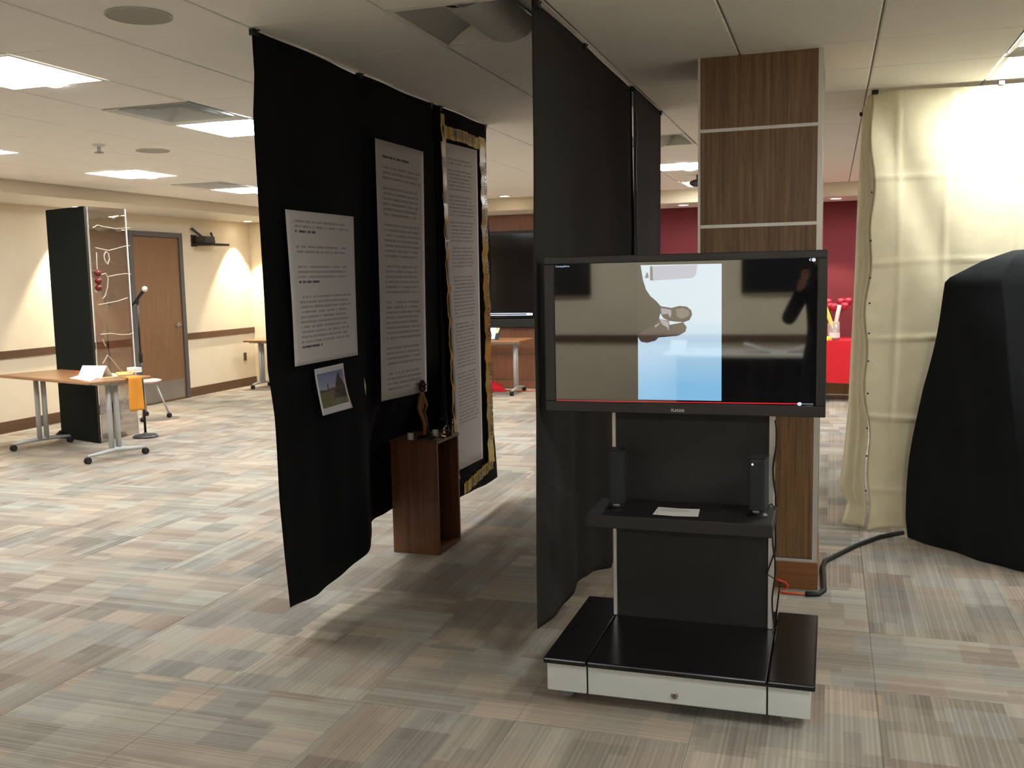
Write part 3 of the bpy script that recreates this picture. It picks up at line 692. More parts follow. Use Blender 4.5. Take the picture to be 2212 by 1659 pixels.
for (x, y) in ((CB0+.06, CF+.075), (CB1-.075, CF+.075), (CB0+.06, CK-.09), (CB1-.075, CK-.09)):
    c_ = part('caster', lambda b: b.lathe([(.006,-.017), (.027,-.017), (.03,-.012), (.03,.012), (.027,.017), (.006,.017)], (x, y, .03), 20, axis='y'), mat('caster_wheel', (120, 122, 120), .5), ct)
    part('caster_fork', lambda b: b.box(x-.012, x+.012, y-.021, y-.018, .028, .05).box(x-.012, x+.012, y+.018, y+.021, .028, .05), M['steel'], c_)
PX0, PX1, PYF = -.826, -.200, 3.785
part('back_panel', lambda b: b.box(PX0+.014, PX1-.018, PYF, PYF+.03, .174, 1.42), M['blackmatt'], ct)
part('rail', lambda b: b.box(PX0-.004, PX0+.012, PYF-.006, PYF+.05, .174, 1.40), M['alu'], ct, bevel=.003)
part('rail', lambda b: b.box(PX1-.017, PX1+.003, PYF-.012, PYF+.05, .174, 1.40), M['alu'], ct, bevel=.003)
SHZ = .664
part('shelf', lambda b: b.box(-.872, -.186, 3.49, PYF-.013, SHZ-.05, SHZ), M['blackmatt'], ct, bevel=.004)
part('mount_plate', lambda b: b.box(-.66, -.40, 3.64, PYF-.001, 1.2, 1.5), M['blackplastic'], ct)
part('cable', lambda b: b.tube([(PX1+.006+.006*math.sin(k*.9), PYF-.018+.006*math.cos(k*.7), 1.0-.037*k) for k in range(23)]+[(PX1+.02, PYF+.01, .178)], .0035, 6), M['screw'], ct, smooth=True)
part('cable', lambda b: b.tube([(PX1-.03, 3.70, SHZ+.006), (PX1+.0, 3.69, SHZ+.03), (PX1+.012, 3.73, SHZ+.0), (PX1+.012, 3.76, .5), (PX1-.02, 3.76, .40), (PX1+.03, 3.76, .37), (PX1+.012, 3.77, .2)], .0032, 6), M['screw'], ct, smooth=True)

# desktop speakers on the shelf
def speaker(xc, yc, rz, h, label):
    t = thing('desktop_speaker', label, 'speaker', (xc, yc, SHZ), rz)
    part('cabinet', lambda b: b.prism([(-.030,-.035,.022), (.030,-.035,.022), (.034,.04,.022), (-.034,.04,.022)], (0, 0, h-.022)), mat('speaker_cloth', (28, 32, 34), .8, bump=.5, bscale=900), t, world=False, bevel=.01)
    part('foot', lambda b: b.lathe([(.036, 0), (.036, .006), (.026, .014), (.024, .024), (.001, .024)], (0, 0, 0), 20), M['blackplastic'], t, world=False)
    part('chrome_band', lambda b: b.box(-.012, .012, -.038, -.034, .022, .028), M['steel'], t, world=False)
    part('top_cap', lambda b: b.box(-.034, .034, -.034, .038, h, h+.004), M['blackplastic'], t, world=False)
    return t
speaker(-.772, 3.60, .12, .232, 'dark desktop speaker with chrome foot at left end of cart shelf, slightly turned')
s2_ = speaker(-.245, 3.61, -.12, .222, 'dark desktop speaker with power light beside the aluminium rail and cables')
part('power_light', lambda b: b.lathe([(.003, -.036), (.003, -.0375), (.0005, -.038)], (-.014, 0, .20), 10, axis='y'), mat('white_led', (255,255,255), .4, emit=(235,242,255), es=4), s2_, world=False)
P = [pz(x, y, SHZ+.002) for x, y in ((1410,1113),(1508,1118),(1512,1102),(1422,1097))]
o = MB(); o.grid(lambda u, v: (P[0]*(1-u)+P[1]*u)*(1-v)+(P[3]*(1-u)+P[2]*u)*v+Vector((0,0,.004*abs(u-.5)+.0015)), 10, 6)
tag(o.build('paper_card', text_sheet('print_card', 6, (238, 236, 230), .1, .8, .12, .5), None, solid=.001), 'small white printed card lying on the cart shelf', 'card')

# ------------------------------------------------------------------ television
TY = 3.55; TX0, TX1, TZ0, TZ1 = -1.036, -.012, 1.047, 1.634
QX0, QX1, QZ0, QZ1 = -.996, -.046, 1.087, 1.606
tv = thing('television', 'large flat television on the rolling cart showing a paused shoe video', 'television', ((TX0+TX1)/2, TY+.04, TZ0))
part('back_shell', lambda b: b.box(TX0+.01, TX1-.01, TY+.02, TY+.085, TZ0+.01, TZ1-.01), M['blackplastic'], tv, bevel=.01)
for q in ((TX0, TX1, QZ1, TZ1), (TX0, TX1, TZ0, QZ0), (TX0, QX0, QZ0, QZ1), (QX1, TX1, QZ0, QZ1)):
    part('bezel', lambda b: b.box(q[0], q[1], TY-.006, TY+.03, q[2], q[3]), M['tvbezel'], tv, bevel=.003)
def screen_mat(name, rgb=None, es=1.0, rgb2=None):
    mt, t, b = nt(name)
    b.inputs['Base Color'].default_value = (.004, .004, .005, 1); b.inputs['Roughness'].default_value = .03
    b.inputs['IOR'].default_value = 2.4
    if rgb:
        b.inputs['Emission Strength'].default_value = es
        if rgb2:
            tc = t.nodes.new('ShaderNodeTexCoord'); sp = t.nodes.new('ShaderNodeSeparateXYZ'); t.links.new(tc.outputs['Generated'], sp.inputs[0])
            cr = t.nodes.new('ShaderNodeValToRGB'); e = cr.color_ramp.elements
            e[0].position = .1; e[0].color = (*lin(rgb2), 1); e[1].position = .62; e[1].color = (*lin(rgb), 1)
            t.links.new(sp.outputs['Z'], cr.inputs[0]); t.links.new(cr.outputs[0], b.inputs['Emission Color'])
        else: b.inputs['Emission Color'].default_value = (*lin(rgb), 1)
    return mt
scr = part('screen', lambda b: b.box(QX0-.004, QX1+.004, TY, TY+.02, QZ0-.004, QZ1+.004), screen_mat('glossy_screen_off'), tv)
def on_screen(name, polys, mt, lvl, parent=scr):
    b = MB()
    for pl in polys:
        pts = []
        for x, y in pl:
            q = pY(x, y, TY); pts.append((min(max(q.x, QX0), QX1), TY-.0002*lvl, min(max(q.z, QZ0), QZ1)))
        k = len(pts); b.add(pts, [tuple(range(k))])
    o = b.build(name, mt, parent)
    for f in o.data.polygons:
        pass
    bm = bmesh.new(); bm.from_mesh(o.data)
    for f in bm.faces:
        if f.normal.y > 0: f.normal_flip()
    bm.to_mesh(o.data); bm.free()
    return o
c3 = lambda pts: [(1360+x/5.186, 560+y/5.186) for x, y in pts]
on_screen('video_picture', [[(1377.5,573),(1559,569.5),(1558.5,866),(1378.5,863)]], screen_mat('video_bright_blue', (198,216,226), 1.0, (128,184,222)), 1)
on_screen('video_shadow_box', [c3([(262,78),(760,60),(740,180),(700,210),(250,240),(225,215),(255,200)])], screen_mat('video_lavender', (172,176,190), 1.0), 2)
on_screen('video_stripe', [c3([(228,80),(258,78),(262,240),(230,235)]), c3([(190,150),(205,150),(215,210),(170,210)])], screen_mat('video_grey', (124,124,116), .8), 3)
on_screen('trouser_leg', [c3([(60,40),(122,62),(150,230),(185,340),(235,415),(295,465),(350,525),(345,600),(330,670),(270,745),(90,842),(88,60)])], screen_mat('video_dark_trouser', (26,24,18), .8), 4)
on_screen('shoe', [c3([(345,525),(470,545),(560,522),(640,530),(690,570),(700,620),(670,680),(600,705),(520,700),(440,690),(380,660),(340,600)]),
                   c3([(90,842),(270,742),(330,665),(440,690),(450,735),(600,705),(640,760),(625,812),(560,850),(330,872),(290,912),(200,936),(130,925),(92,870)])], screen_mat('video_shoe_brown', (62,50,46), 1.0), 5)
on_screen('shoe_toe', [c3([(520,560),(600,545),(665,575),(672,615),(640,650),(575,665),(530,640)])], screen_mat('video_toe_grey', (104,100,92), 1.0), 6)
on_screen('shoe_sole', [c3([(560,690),(680,640),(698,600),(700,625),(670,682),(600,708)]), c3([(330,866),(560,846),(540,858),(330,876)])], screen_mat('video_sole', (40,38,40), 1.0), 7)
on_screen('shoe_lace', [c3([(350,545),(465,565),(470,610),(455,655),(430,610),(360,620)]), c3([(330,660),(440,705),(440,800),(420,760),(370,735),(350,700)]), c3([(280,745),(350,705),(330,730),(290,765)])], screen_mat('video_lace', (150,142,154), 1.0), 8)
on_screen('progress_bar', [[(1203,864.5),(1728,871),(1728,873.5),(1203,867)]], screen_mat('video_red', (212,40,48), 1.0), 9)
on_screen('progress_rest', [[(1728,871.3),(1757,871.7),(1757,873.8),(1728,873.4)]], screen_mat('video_grey_line', (150,152,156), .7), 9)
on_screen('progress_knob', [[(1727+5*math.cos(k*.7854), 872.5+4*math.sin(k*.7854)) for k in range(8)]], screen_mat('video_white', (210,225,240), 1.0), 10)
ic = [[(x, 876), (x+w, 876), (x+w, 880), (x, 880)] for x, w in ((1206,3),(1213,3),(1222,6),(1410,14),(1436,4),(1708,3),(1717,4),(1727,5),(1738,18))]
on_screen('control_icons', ic, screen_mat('video_icon', (120,124,134), .6), 9)
on_screen('share_icon', [[(1747,561),(1752,557.5),(1752,559),(1749,561),(1752,563),(1752,564.5)]], screen_mat('video_white_b', (220,228,236), 1.0), 9)
on_screen('clock_icon', [[(1758+4.5*math.cos(k*.7854), 561+4.5*math.sin(k*.7854)) for k in range(8)]], screen_mat('video_white_c', (220,228,236), 1.0), 9)
tq = pY(1199, 576, TY)
text_mesh('video_title', 'Counting Still Live', .0095, screen_mat('video_title_white', (205,220,250), 1.0), scr, frame((1,0,0), (0,0,1), (0,-1,0), (QX0+.006, TY-.0022, tq.z)), align='LEFT', sx=.78)
bq = pY(1464, 887, TY-.007)
text_mesh('brand_lettering', 'PLANAR', .0155, mat('brand_silver', (196, 196, 192), .4), tv, frame((1,0,0), (0,0,1), (0,-1,0), (bq.x, TY-.0068, bq.z)), sx=.85, bold=.0003)

# ------------------------------------------------------------------ flip-top tables
def flip_table(name, label, loc, rz, L=1.55, D=.62, h=.735, inset=.13, modesty=False, fl=.57):
    t = thing(name, label, 'table', loc, rz)
    part('tabletop', lambda b: b.box(-L/2, L/2, -D/2, D/2, h-.028, h), M['tablewood'], t, world=False, bevel=.008)
    part('underframe', lambda b: b.box(-L/2+.08, L/2-.08, -.03, .03, h-.065, h-.029), M['silver'], t, world=False)
    for s in (-1, 1):
        x = s*(L/2-inset)
        part('leg', lambda b: b.tube([(x-s*.025, -.035, .085), (x-s*.025, -.035, h-.03)], .024, 14), M['silver'], t, world=False, smooth=True)
        part('leg', lambda b: b.tube([(x-s*.025, .035, .085), (x-s*.025, .035, h-.03)], .024, 14), M['silver'], t, world=False, smooth=True)
        part('hinge_plate', lambda b: b.box(x-.07, x+.03, -.16, .16, h-.05, h-.029), M['silver'], t, world=False)
        part('foot', lambda b: b.tube([(x, -fl/2, .068), (x, -fl/4, .078), (x-s*.02, 0, .088), (x, fl/4, .078), (x, fl/2, .068)], [.014, .019, .024, .019, .014], 12), M['silver'], t, world=False, smooth=True)
        for y in (-fl/2, fl/2):
            c_ = part('caster', lambda b: b.lathe([(.005,-.022), (.026,-.022), (.03,-.016), (.03,-.005), (.012,-.004), (.012,.004), (.03,.005), (.03,.016), (.026,.022), (.005,.022)], (x, y, .03), 18, axis='x'), M['rubber'], t, world=False)
            part('stem', lambda b: b.tube([(x, y, .045), (x, y, .072)], .008, 8), M['steel'], c_, world=False)
    if modesty:
        part('modesty_panel', lambda b: b.box(-L/2+.18, L/2-.18, D/2-.06, D/2-.045, .35, h-.04), M['rail'], t, world=False)
    return t
RT = math.atan2(-.305, .952)
flip_table('flip_top_table', 'wood-topped flip table on silver twin legs and casters holding a white tent card', (-6.73, 7.28, 0), RT)
tm = Matrix.Translation((-6.73, 7.28, 0))@Matrix.Rotation(RT, 4, 'Z')
TZ = .735
def on_table(x, y, dz=0): return tm@Vector((x, y, TZ+dz))
# tent card
b = MB(); w2, d2, h2 = .13, .075, .105
loc = pz(206, 815, TZ); t = thing('tent_card', 'folded white tent card standing on the flip-top table', 'card', (loc.x, loc.y, TZ+.0015), RT+.35)
for s in (-1, 1):
    part('panel', lambda b: b.prism([(-w2, s*d2, 0), (w2, s*d2, 0), (w2, 0, h2), (-w2, 0, h2)], (0, s*.002, .001)), M['paper'], t, world=False)
def flat_paper(px, label, mt, z=.0012, name='paper_sheet'):
    P = [pz(x, y, TZ+z) for x, y in px]
    o = MB(); o.grid(lambda u, v: (P[0]*(1-u)+P[1]*u)*(1-v)+(P[3]*(1-u)+P[2]*u)*v, 2, 2)
    return tag(o.build(name, mt, None, solid=.0008), label, 'paper')
flat_paper([(150,817),(195,824),(215,812),(178,808)], 'white paper sheet under the tent card on the flip-top table', M['paper'])
flat_paper([(215,818),(255,813),(250,806),(218,808)], 'pale cream paper sheet beside the tent card', mat('cream_paper', (240, 214, 160), .8), .0012)
flat_paper([(256,811),(290,807),(280,802),(250,804)], 'orange paper sheet next to the small white box on the table', mat('orange_paper', (236, 176, 96), .8), .0012)
o = part('red_pen', lambda b: b.tube([pz(156, 804, TZ+.006), pz(190, 800, TZ+.006)], .006, 8), mat('red_plastic', (190, 70, 40), .5), None); tag(o, 'red pencil lying on the table before the black panel', 'pencil')
bq = pz(290, 805, TZ)
o = part('white_box', lambda b: b.box(bq.x-.07, bq.x+.06, bq.y-.03, bq.y+.05, TZ+.002, TZ+.05, RT), M['paper'], None, bevel=.006); tag(o, 'small white box on the table corner above the mustard cloth', 'box')
# mustard cloth hanging over the short edge
e0 = on_table(.777, .02); e1 = on_table(.777, .24)
P = [pY(x, y, 7.25) for x, y in ((278,811),(304,806),(297,876),(268,878))]
ex = (tm.to_3x3()@Vector((1, 0, 0)))
def mfn(u, v):
    top = on_table(.785, .06+.13*u, 0)
    if v > .8: return on_table(.785-.12*(v-.8)/.2, .06+.13*u, .004)
    k = (.8-v)/.8
    return top+ex*(.012+.02*k+.006*math.sin(u*7))+Vector((-.02*k*(1-u), 0, -.30*k+.004))
b = MB(); b.grid(mfn, 12, 20); tag(b.build('hanging_cloth', M['amber'], None, smooth=True, solid=.002), 'mustard yellow cloth hanging over the table end', 'cloth')

# folding display: black board and clear reflective sheet
A0 = Vector((-7.585, 7.985, 0)); A1 = Vector((-6.915, 7.765, 0)); HB = 2.335
bd = thing('black_display_panel', 'tall black foam board panel standing behind the flip-top table', 'display panel', (A0+A1)/2)
dv = (A1-A0).normalized(); nv_ = Vector((dv.y, -dv.x, 0))
part('board', lambda b: b.prism([A0, A1, A1+Vector((0,0,HB)), A0+Vector((0,0,HB))], -nv_*.02), M['foam'], bd)
part('edge_tape', lambda b: b.prism([A1+Vector((0,0,.01)), A1+dv*.006+Vector((0,0,.01)), A1+dv*.006+Vector((0,0,HB)), A1+Vector((0,0,HB))], -nv_*.021), M['blackplastic'], bd)
part('foot', lambda b: b.lathe([(.10, 0), (.11, .03), (.07, .07), (.001, .08)], A0+Vector((.02, .05, 0)), 14), M['blackcloth'], bd)
G0 = Vector((-6.895, 7.785, .0)); G1 = Vector((-6.898, 8.335, .0))
def clear_mat():
    mt = bpy.data.materials.new('clear_reflective_film'); mt.use_nodes = True; t = mt.node_tree; t.nodes.clear(); N = t.nodes.new; L = t.links.new
    out = N('ShaderNodeOutputMaterial'); mx = N('ShaderNodeMixShader'); tr = N('ShaderNodeBsdfTransparent'); gl_ = N('ShaderNodeBsdfGlossy')
    tr.inputs[0].default_value = (.30, .26, .22, 1); gl_.inputs[0].default_value = (.95, .93, .92, 1); gl_.inputs['Roughness'].default_value = .02
    mx.inputs[0].default_value = .40
    tc = N('ShaderNodeTexCoord'); no = N('ShaderNodeTexNoise'); no.inputs['Scale'].default_value = 2.2; L(tc.outputs['Object'], no.inputs['Vector'])
    bp = N('ShaderNodeBump'); bp.inputs['Strength'].default_value = .12; bp.inputs['Distance'].default_value = .05; L(no.outputs['Fac'], bp.inputs['Height']); L(bp.outputs[0], gl_.inputs['Normal'])
    L(tr.outputs[0], mx.inputs[1]); L(gl_.outputs[0], mx.inputs[2]); L(mx.outputs[0], out.inputs[0]); return mt
cp = thing('clear_display_panel', 'tall clear reflective plastic sheet joined to the black foam board', 'display panel', (G0+G1)/2)
gd = (G1-G0).normalized(); gn = Vector((gd.y, -gd.x, 0))
b = MB(); b.add([G0+Vector((0,0,.01)), G1+Vector((0,0,.01)), G1+Vector((0,0,HB+.005)), G0+Vector((0,0,HB))], [(0,1,2,3)]); b.build('sheet', clear_mat(), cp)
part('edge_strip', lambda b: b.prism([G1-gd*.008+Vector((0,0,.01)), G1+Vector((0,0,.01)), G1+Vector((0,0,HB+.005)), G1-gd*.008+Vector((0,0,HB+.005))], gn*.008), mat('pale_edge', (226, 224, 214), .4), cp)
part('edge_strip', lambda b: b.prism([G0+Vector((0,0,.01)), G0+gd*.005+Vector((0,0,.01)), G0+gd*.005+Vector((0,0,HB)), G0+Vector((0,0,HB))], gn*.006), mat('pale_edge_b', (150, 156, 150), .4), cp)
def gpt(x, y):   # pixel onto the clear sheet plane
    d = ray(x, y); n = gn; t_ = (G0-CAM).dot(n)/d.dot(n); return CAM+d*t_+n*.004
lines = [[(206,535),(220,538),(234,541),(250,537),(268,532),(280,530)],
         [(228,543),(224,552),(226,562),(232,571),(236,560),(234,548),(228,543)],
         [(208,545),(209,575),(211,594),(222,592),(228,590),(233,600),(232,620),(227,638),(222,645)],
         [(234,597),(250,594),(270,591),(282,592)], [(213,658),(235,654),(255,650),(275,643)],
         [(217,722),(240,720),(262,723),(280,722),(288,718)], [(222,785),(232,767),(246,782),(258,798),(268,805)],
         [(200,492),(210,486),(225,490),(250,494),(280,492)], [(221,732),(225,742),(228,748)]]
lm = mat('white_marker_line', (214, 204, 190), .5)  # reflections and outlines in the sheet, modelled as thin pale raised lines
for ln in lines: part('drawn_line', lambda b: b.tube([gpt(*q) for q in ln], .003, 5), lm, cp)
# microphone stands
def mic_stand(loc, label, tilt):
    t = thing('microphone_stand', label, 'microphone', loc)
    p = Vector(loc)
    part('base', lambda b: b.lathe([(.125, 0), (.125, .012), (.11, .026), (.03, .036), (.014, .05), (.001, .05)], p, 28), mat('stand_iron', (50, 50, 52), .5), t, smooth=False)
    part('pole', lambda b: b.tube([p+Vector((0,0,.04)), p+Vector((0,0,.82))], .0125, 12).tube([p+Vector((0,0,.80)), p+Vector((-.0,0,1.39))], .009, 12), M['blackplastic'], t, smooth=True)
    part('clutch', lambda b: b.lathe([(.017, .78), (.019, .80), (.019, .86), (.015, .88)], p, 14), M['blackplastic'], t)
    a = p+Vector((-.06*tilt, .0, 1.36)); c_ = p+Vector((.085*tilt, .0, 1.505))
    d = (c_-a).normalized()
    mm = part('microphone_body', lambda b: b.tube([a, a+d*.05, c_-d*.02, c_], [.011, .014, .019, .021], 14), M['blackplastic'], t, smooth=True)
    part('grille', lambda b: b.sphere(c_+d*.022, .029, 14, 10), mat('mic_mesh', (214, 208, 198), .45, metal=.3), mm, smooth=True)
    part('holder', lambda b: b.tube([p+Vector((0,0,1.37)), p+Vector((0,0,1.43))], [.016, .02], 12), M['blackplastic'], t)
mic_stand((-6.70, 8.19, 0), 'black microphone on round-base stand in front of the clear reflective sheet', 1)
# three dark red reflections in the clear sheet, modelled as small balls
for k, (x, y) in enumerate(((204,590),(205,607),(206,622))):
    q = gpt(x, y)+gn*.036
    o = part('red_ball', lambda b: b.sphere(q, .034, 14, 10).tube([q, q-gn*.037], .004, 6), mat('dark_red_gloss_%d' % k, (92, 18, 16), .25), None, smooth=True)
    tag(o, ['glossy dark red ball on the clear sheet, topmost of three', 'glossy dark red ball on the clear sheet, middle of three', 'glossy dark red ball on the clear sheet, lowest of three'][k], 'ball')
# rolling stool by the door
sp_ = Vector((-7.62, 9.32, 0))
t = thing('rolling_stool', 'low pinkish white seat on thin splayed legs with casters before the door', 'stool', sp_)
part('seat', lambda b: b.lathe([(.001, .435), (.17, .43), (.21, .442), (.215, .455), (.19, .462), (.001, .452)], sp_, 28, sy=.95), mat('pink_white_plastic', (232, 200, 192), .4), t, smooth=True)
for k in range(4):
    an = math.radians(35+90*k); dx_, dy_ = math.cos(an), math.sin(an)
    l_ = part('leg', lambda b: b.tube([sp_+Vector((dx_*.13, dy_*.13, .436)), sp_+Vector((dx_*.27, dy_*.27, .055))], .011, 10), M['silver'], t, smooth=True)
    part('caster', lambda b: b.lathe([(.005,-.02), (.026,-.018), (.028,0), (.026,.018), (.005,.02)], sp_+Vector((dx_*.272, dy_*.272, .028)), 16, axis='x'), M['rubber'], l_)
# corner side table and the far table with a tablet
flip_table('side_table', 'small table with silver legs in far corner by the cream wall', (-7.43, 12.5, 0), 0, 1.5, .55, .725, .1, True, .45)
flip_table('far_table', 'wood-topped table with silver T-leg below the large black screen', (-4.73, 12.36, 0), 0, 1.72, .62, .735, .13, False, .55)
tb = pz(1052, 733, .735)
t = thing('tablet', 'lit tablet propped up on the far table below the black screen', 'tablet', (-4.31, 12.22, .735))
def tb_slab(b, x0, x1, z0, z1, d0, d1):
    for_ = [(x0, z0), (x1, z0), (x1+.02, z1), (x0+.02, z1)]
    b.prism([(-4.31+x, 12.20+.35*z+d0, .737+z) for x, z in for_], (0, d1-d0, 0))
part('case', lambda b: tb_slab(b, -.15, .10, 0, .17, 0, .012), M['blackplastic'], t)
part('screen', lambda b: tb_slab(b, -.14, .045, .012, .158, -.002, 0), mat('tablet_screen', (200,220,240), .3, emit=(190,220,245), es=1.2), t)
part('screen_button', lambda b: tb_slab(b, .055, .085, .09, .155, -.002, 0), mat('tablet_yellow', (230,210,120), .3, emit=(235,215,130), es=1.0), t)
part('stand', lambda b: b.bar((-4.32, 12.29, .82), (-4.32, 12.33, .737), .06, .008), M['blackplastic'], t)
# large black screen on the panelling
t = thing('wall_screen', 'very large black wall screen on wood panelling with thin lit bar', 'screen', (-4.4, YB-.09, .98))
part('panel', lambda b: b.box(-5.6, -3.35, YB-.10, YB-.036, .99, 2.20), M['blackplastic'], t, bevel=.01)
scb = part('display', lambda b: b.box(-5.55, -3.40, YB-.103, YB-.10, 1.0, 2.16), mat('wall_display_gloss', (12, 10, 11), .08, ior=1.42), t)
part('lit_bar', lambda b: b.box(-5.3, -3.96, YB-.1045, YB-.103, 1.035, 1.045).box(-5.3, -3.96, YB-.1045, YB-.103, 1.06, 1.068), mat('bar_glow', (200,215,255), .4, emit=(196,212,250), es=1.2), scb)
part('lit_icon', lambda b: b.box(-3.955, -3.925, YB-.1045, YB-.103, 1.036, 1.066).box(-4.01, -3.965, YB-.1045, YB-.103, 1.036, 1.066), mat('icon_glow', (230,235,255), .4, emit=(230,236,255), es=1.6), scb)
sb = part('sound_bar', lambda b: b.box(-5.4, -3.4, YB-.15, YB-.036, .872, .985), mat('soundbar_cloth', (16, 20, 16), .8), None, bevel=.008); tag(sb, 'long black sound bar under the very large wall screen', 'sound bar')
# red bundle and red cords on the floor by the far table
def blob(name, c, sx_, sy_, sz_, mt, label, cat, seed=1):
    rnd = random.Random(seed); b = MB(); ph = [rnd.random()*6 for _ in range(6)]
    def fn(u, v):
        a = u*2*math.pi; r = math.cos(v*math.pi/2); k = 1+.16*math.sin(5*a+ph[0])+.1*math.sin(9*a+ph[1]+v*4)
        return Vector((c[0]+sx_*r*k*math.cos(a), c[1]+sy_*r*k*math.sin(a), c[2]+sz_*math.sin(v*math.pi/2)*(1+.12*math.sin(3*a+ph[2])*r)))
    b.grid(fn, 36, 10); o = b.build(name, mt, None, smooth=True); return tag(o, label, cat)
blob('red_cloth_bundle', (-4.62, 12.55, .002), .34, .14, .15, M['redcloth'], 'crumpled red cloth lying on floor under the far table', 'cloth', 3)
o = part('floor_cable', lambda b: b.tube([(-4.3,12.62,.006), (-4.1,12.6,.006), (-3.95,12.58,.006), (-3.8,12.55,.02), (-3.7,12.6,.006), (-3.4,12.65,.006), (-2.6,12.6,.006)], .006, 6), M['orange'], None, smooth=True); tag(o, 'thin red-orange cord running along the floor under the far table', 'cord')

# red-draped table with flowers near the red wall
RX0, RX1, RY0, RY1, RZ = -.62, 1.1, 12.1, 12.7, .735
t = thing('gift_table', 'table hidden under the bright red cloth by the red wall', 'table', ((RX0+RX1)/2, (RY0+RY1)/2, 0))
part('tabletop', lambda b: b.box(RX0+.02, RX1-.02, RY0+.02, RY1-.02, RZ-.03, RZ-.006), M['tablewood'], t)
for x in (RX0+.1, RX1-.1):
    for y in (RY0+.08, RY1-.08): part('leg', lambda b: b.tube([(x, y, 0), (x, y, RZ-.03)], .018, 10), M['silver'], t)
b = MB()
def rc(u, v):
    x = RX0+(RX1-RX0)*u
    if v < .45: k = v/.45; return Vector((x, RY0+.004*math.sin(u*40)*(1-k)-.012*(1-k), .25-.04*u*1.2+(RZ-.25+.04*u*1.2)*k+.001))
    if v < .55: return Vector((x, RY0+(RY1-RY0)*(v-.45)/.1, RZ))
    k = (v-.55)/.45; return Vector((x, RY1+.012*k, RZ-(RZ-.3)*k))
b.grid(rc, 60, 40); tag(b.build('red_tablecloth', M['redcloth'], None, smooth=False, solid=.002), 'bright red cloth draped over the table by the red wall', 'tablecloth')
vb = Vector((.02, 12.52, RZ+.002))
t = thing('rose_vase', 'glass vase of dark red roses on the red tablecloth', 'vase', vb)
part('vase', lambda b: b.lathe([(.05, 0), (.055, .02), (.055, .19), (.05, .19), (.048, .02), (.001, .018)], vb, 20), mat('vase_glass', (236, 226, 216), .1, trans=.6), t, smooth=True)
rm = mat('rose_red', (160, 28, 50), .6)
rnd = random.Random(4)
for k in range(8):
    q = vb+Vector((-.17+.05*k+rnd.uniform(-.02, .02), rnd.uniform(-.05, .05), .41+rnd.uniform(-.05, .05)))
    st = part('stem', lambda b: b.tube([vb+Vector((0, 0, .1)), (vb+q)/2+Vector((0,0,.08)), q], .004, 6), mat('stem_green', (50, 70, 36), .6), t)
    part('rose', lambda b: b.lathe([(.012, -.05), (.036, -.028), (.047, .012), (.036, .045), (.030, .028), (.022, .048), (.012, .03), (.001, .046)], q, 10), rm, st, smooth=True)
for (x0, x1, rgb, lb, nm) in ((-.07, .02, (240, 216, 110), 'pale yellow rolled tube leaning on the red-draped table', 'rolled_tube'), (.10, .055, (246, 236, 232), 'white rolled tube standing on the red-draped table', 'rolled_tube')):
    y = 12.19 if x0 < 0 else 12.25
    o = part(nm, lambda b: b.tube([(x1, y, RZ+.17), (x0, y, RZ+.42)], .024, 16), mat(nm+str(x0), rgb, .5), None); tag(o, lb, 'tube')
q = Vector((.045, 12.22, RZ+.002)); t = thing('glass_jar', 'clear glass jar holding the rolled tubes', 'jar', q)
part('jar', lambda b: b.lathe([(.06, 0), (.062, .02), (.062, .22), (.058, .22), (.058, .008), (.001, .006)], q, 20), mat('jar_glass', (250, 240, 232), .1, trans=.75, alpha=.8), t, smooth=True)
part('label', lambda b: b.lathe([(.0635, .03), (.0635, .09)], q, 20), M['paper'], t)
q = Vector((-.08, 12.2, RZ+.002)); t = thing('small_bottle', 'small clear bottle with white label and dark cap on red cloth', 'bottle', q)
part('bottle', lambda b: b.lathe([(.035, 0), (.036, .01), (.036, .17), (.014, .2), (.013, .22), (.001, .22)], q, 18), mat('bottle_glass', (220, 214, 206), .2), t, smooth=True)
part('label', lambda b: b.lathe([(.0368, .06), (.0368, .14)], q, 18), M['paper'], t)
part('cap', lambda b: b.lathe([(.016, .218), (.016, .25), (.001, .25)], q, 14), M['blackplastic'], t)
blob('yellow_fruit', (-.11, 12.14, RZ+.003), .05, .04, .055, mat('lemon_yellow', (240, 206, 50), .5), 'small bright yellow lump at front of the red tablecloth', 'fruit', 9)
blob('yellow_ribbon', (-.02, 12.13, RZ+.003), .035, .03, .05, mat('yellow_b', (226, 190, 60), .5), 'folded yellow ribbon beside the glass jar', 'ribbon', 12)
blob('purple_bow', (-.15, 12.28, RZ+.003), .06, .05, .22, mat('purple_cloth', (60, 44, 96), .6), 'dark purple bow behind the small bottle', 'bow', 5)
# dark device hanging from the ceiling beyond the column
q = pz(1500, 378, CE); q = Vector((q.x+.05, q.y, CE))
t = thing('ceiling_camera', 'dark dome camera hanging under ceiling beyond the wood column', 'camera', q)
part('mount', lambda b: b.tube([q, q-Vector((0,0,.05))], .03, 12), M['blackplastic'], t)
part('dome', lambda b: b.sphere(q-Vector((0,0,.085)), .07, 16, 10, (1.5, 1, .6)), M['blackplastic'], t, smooth=True)

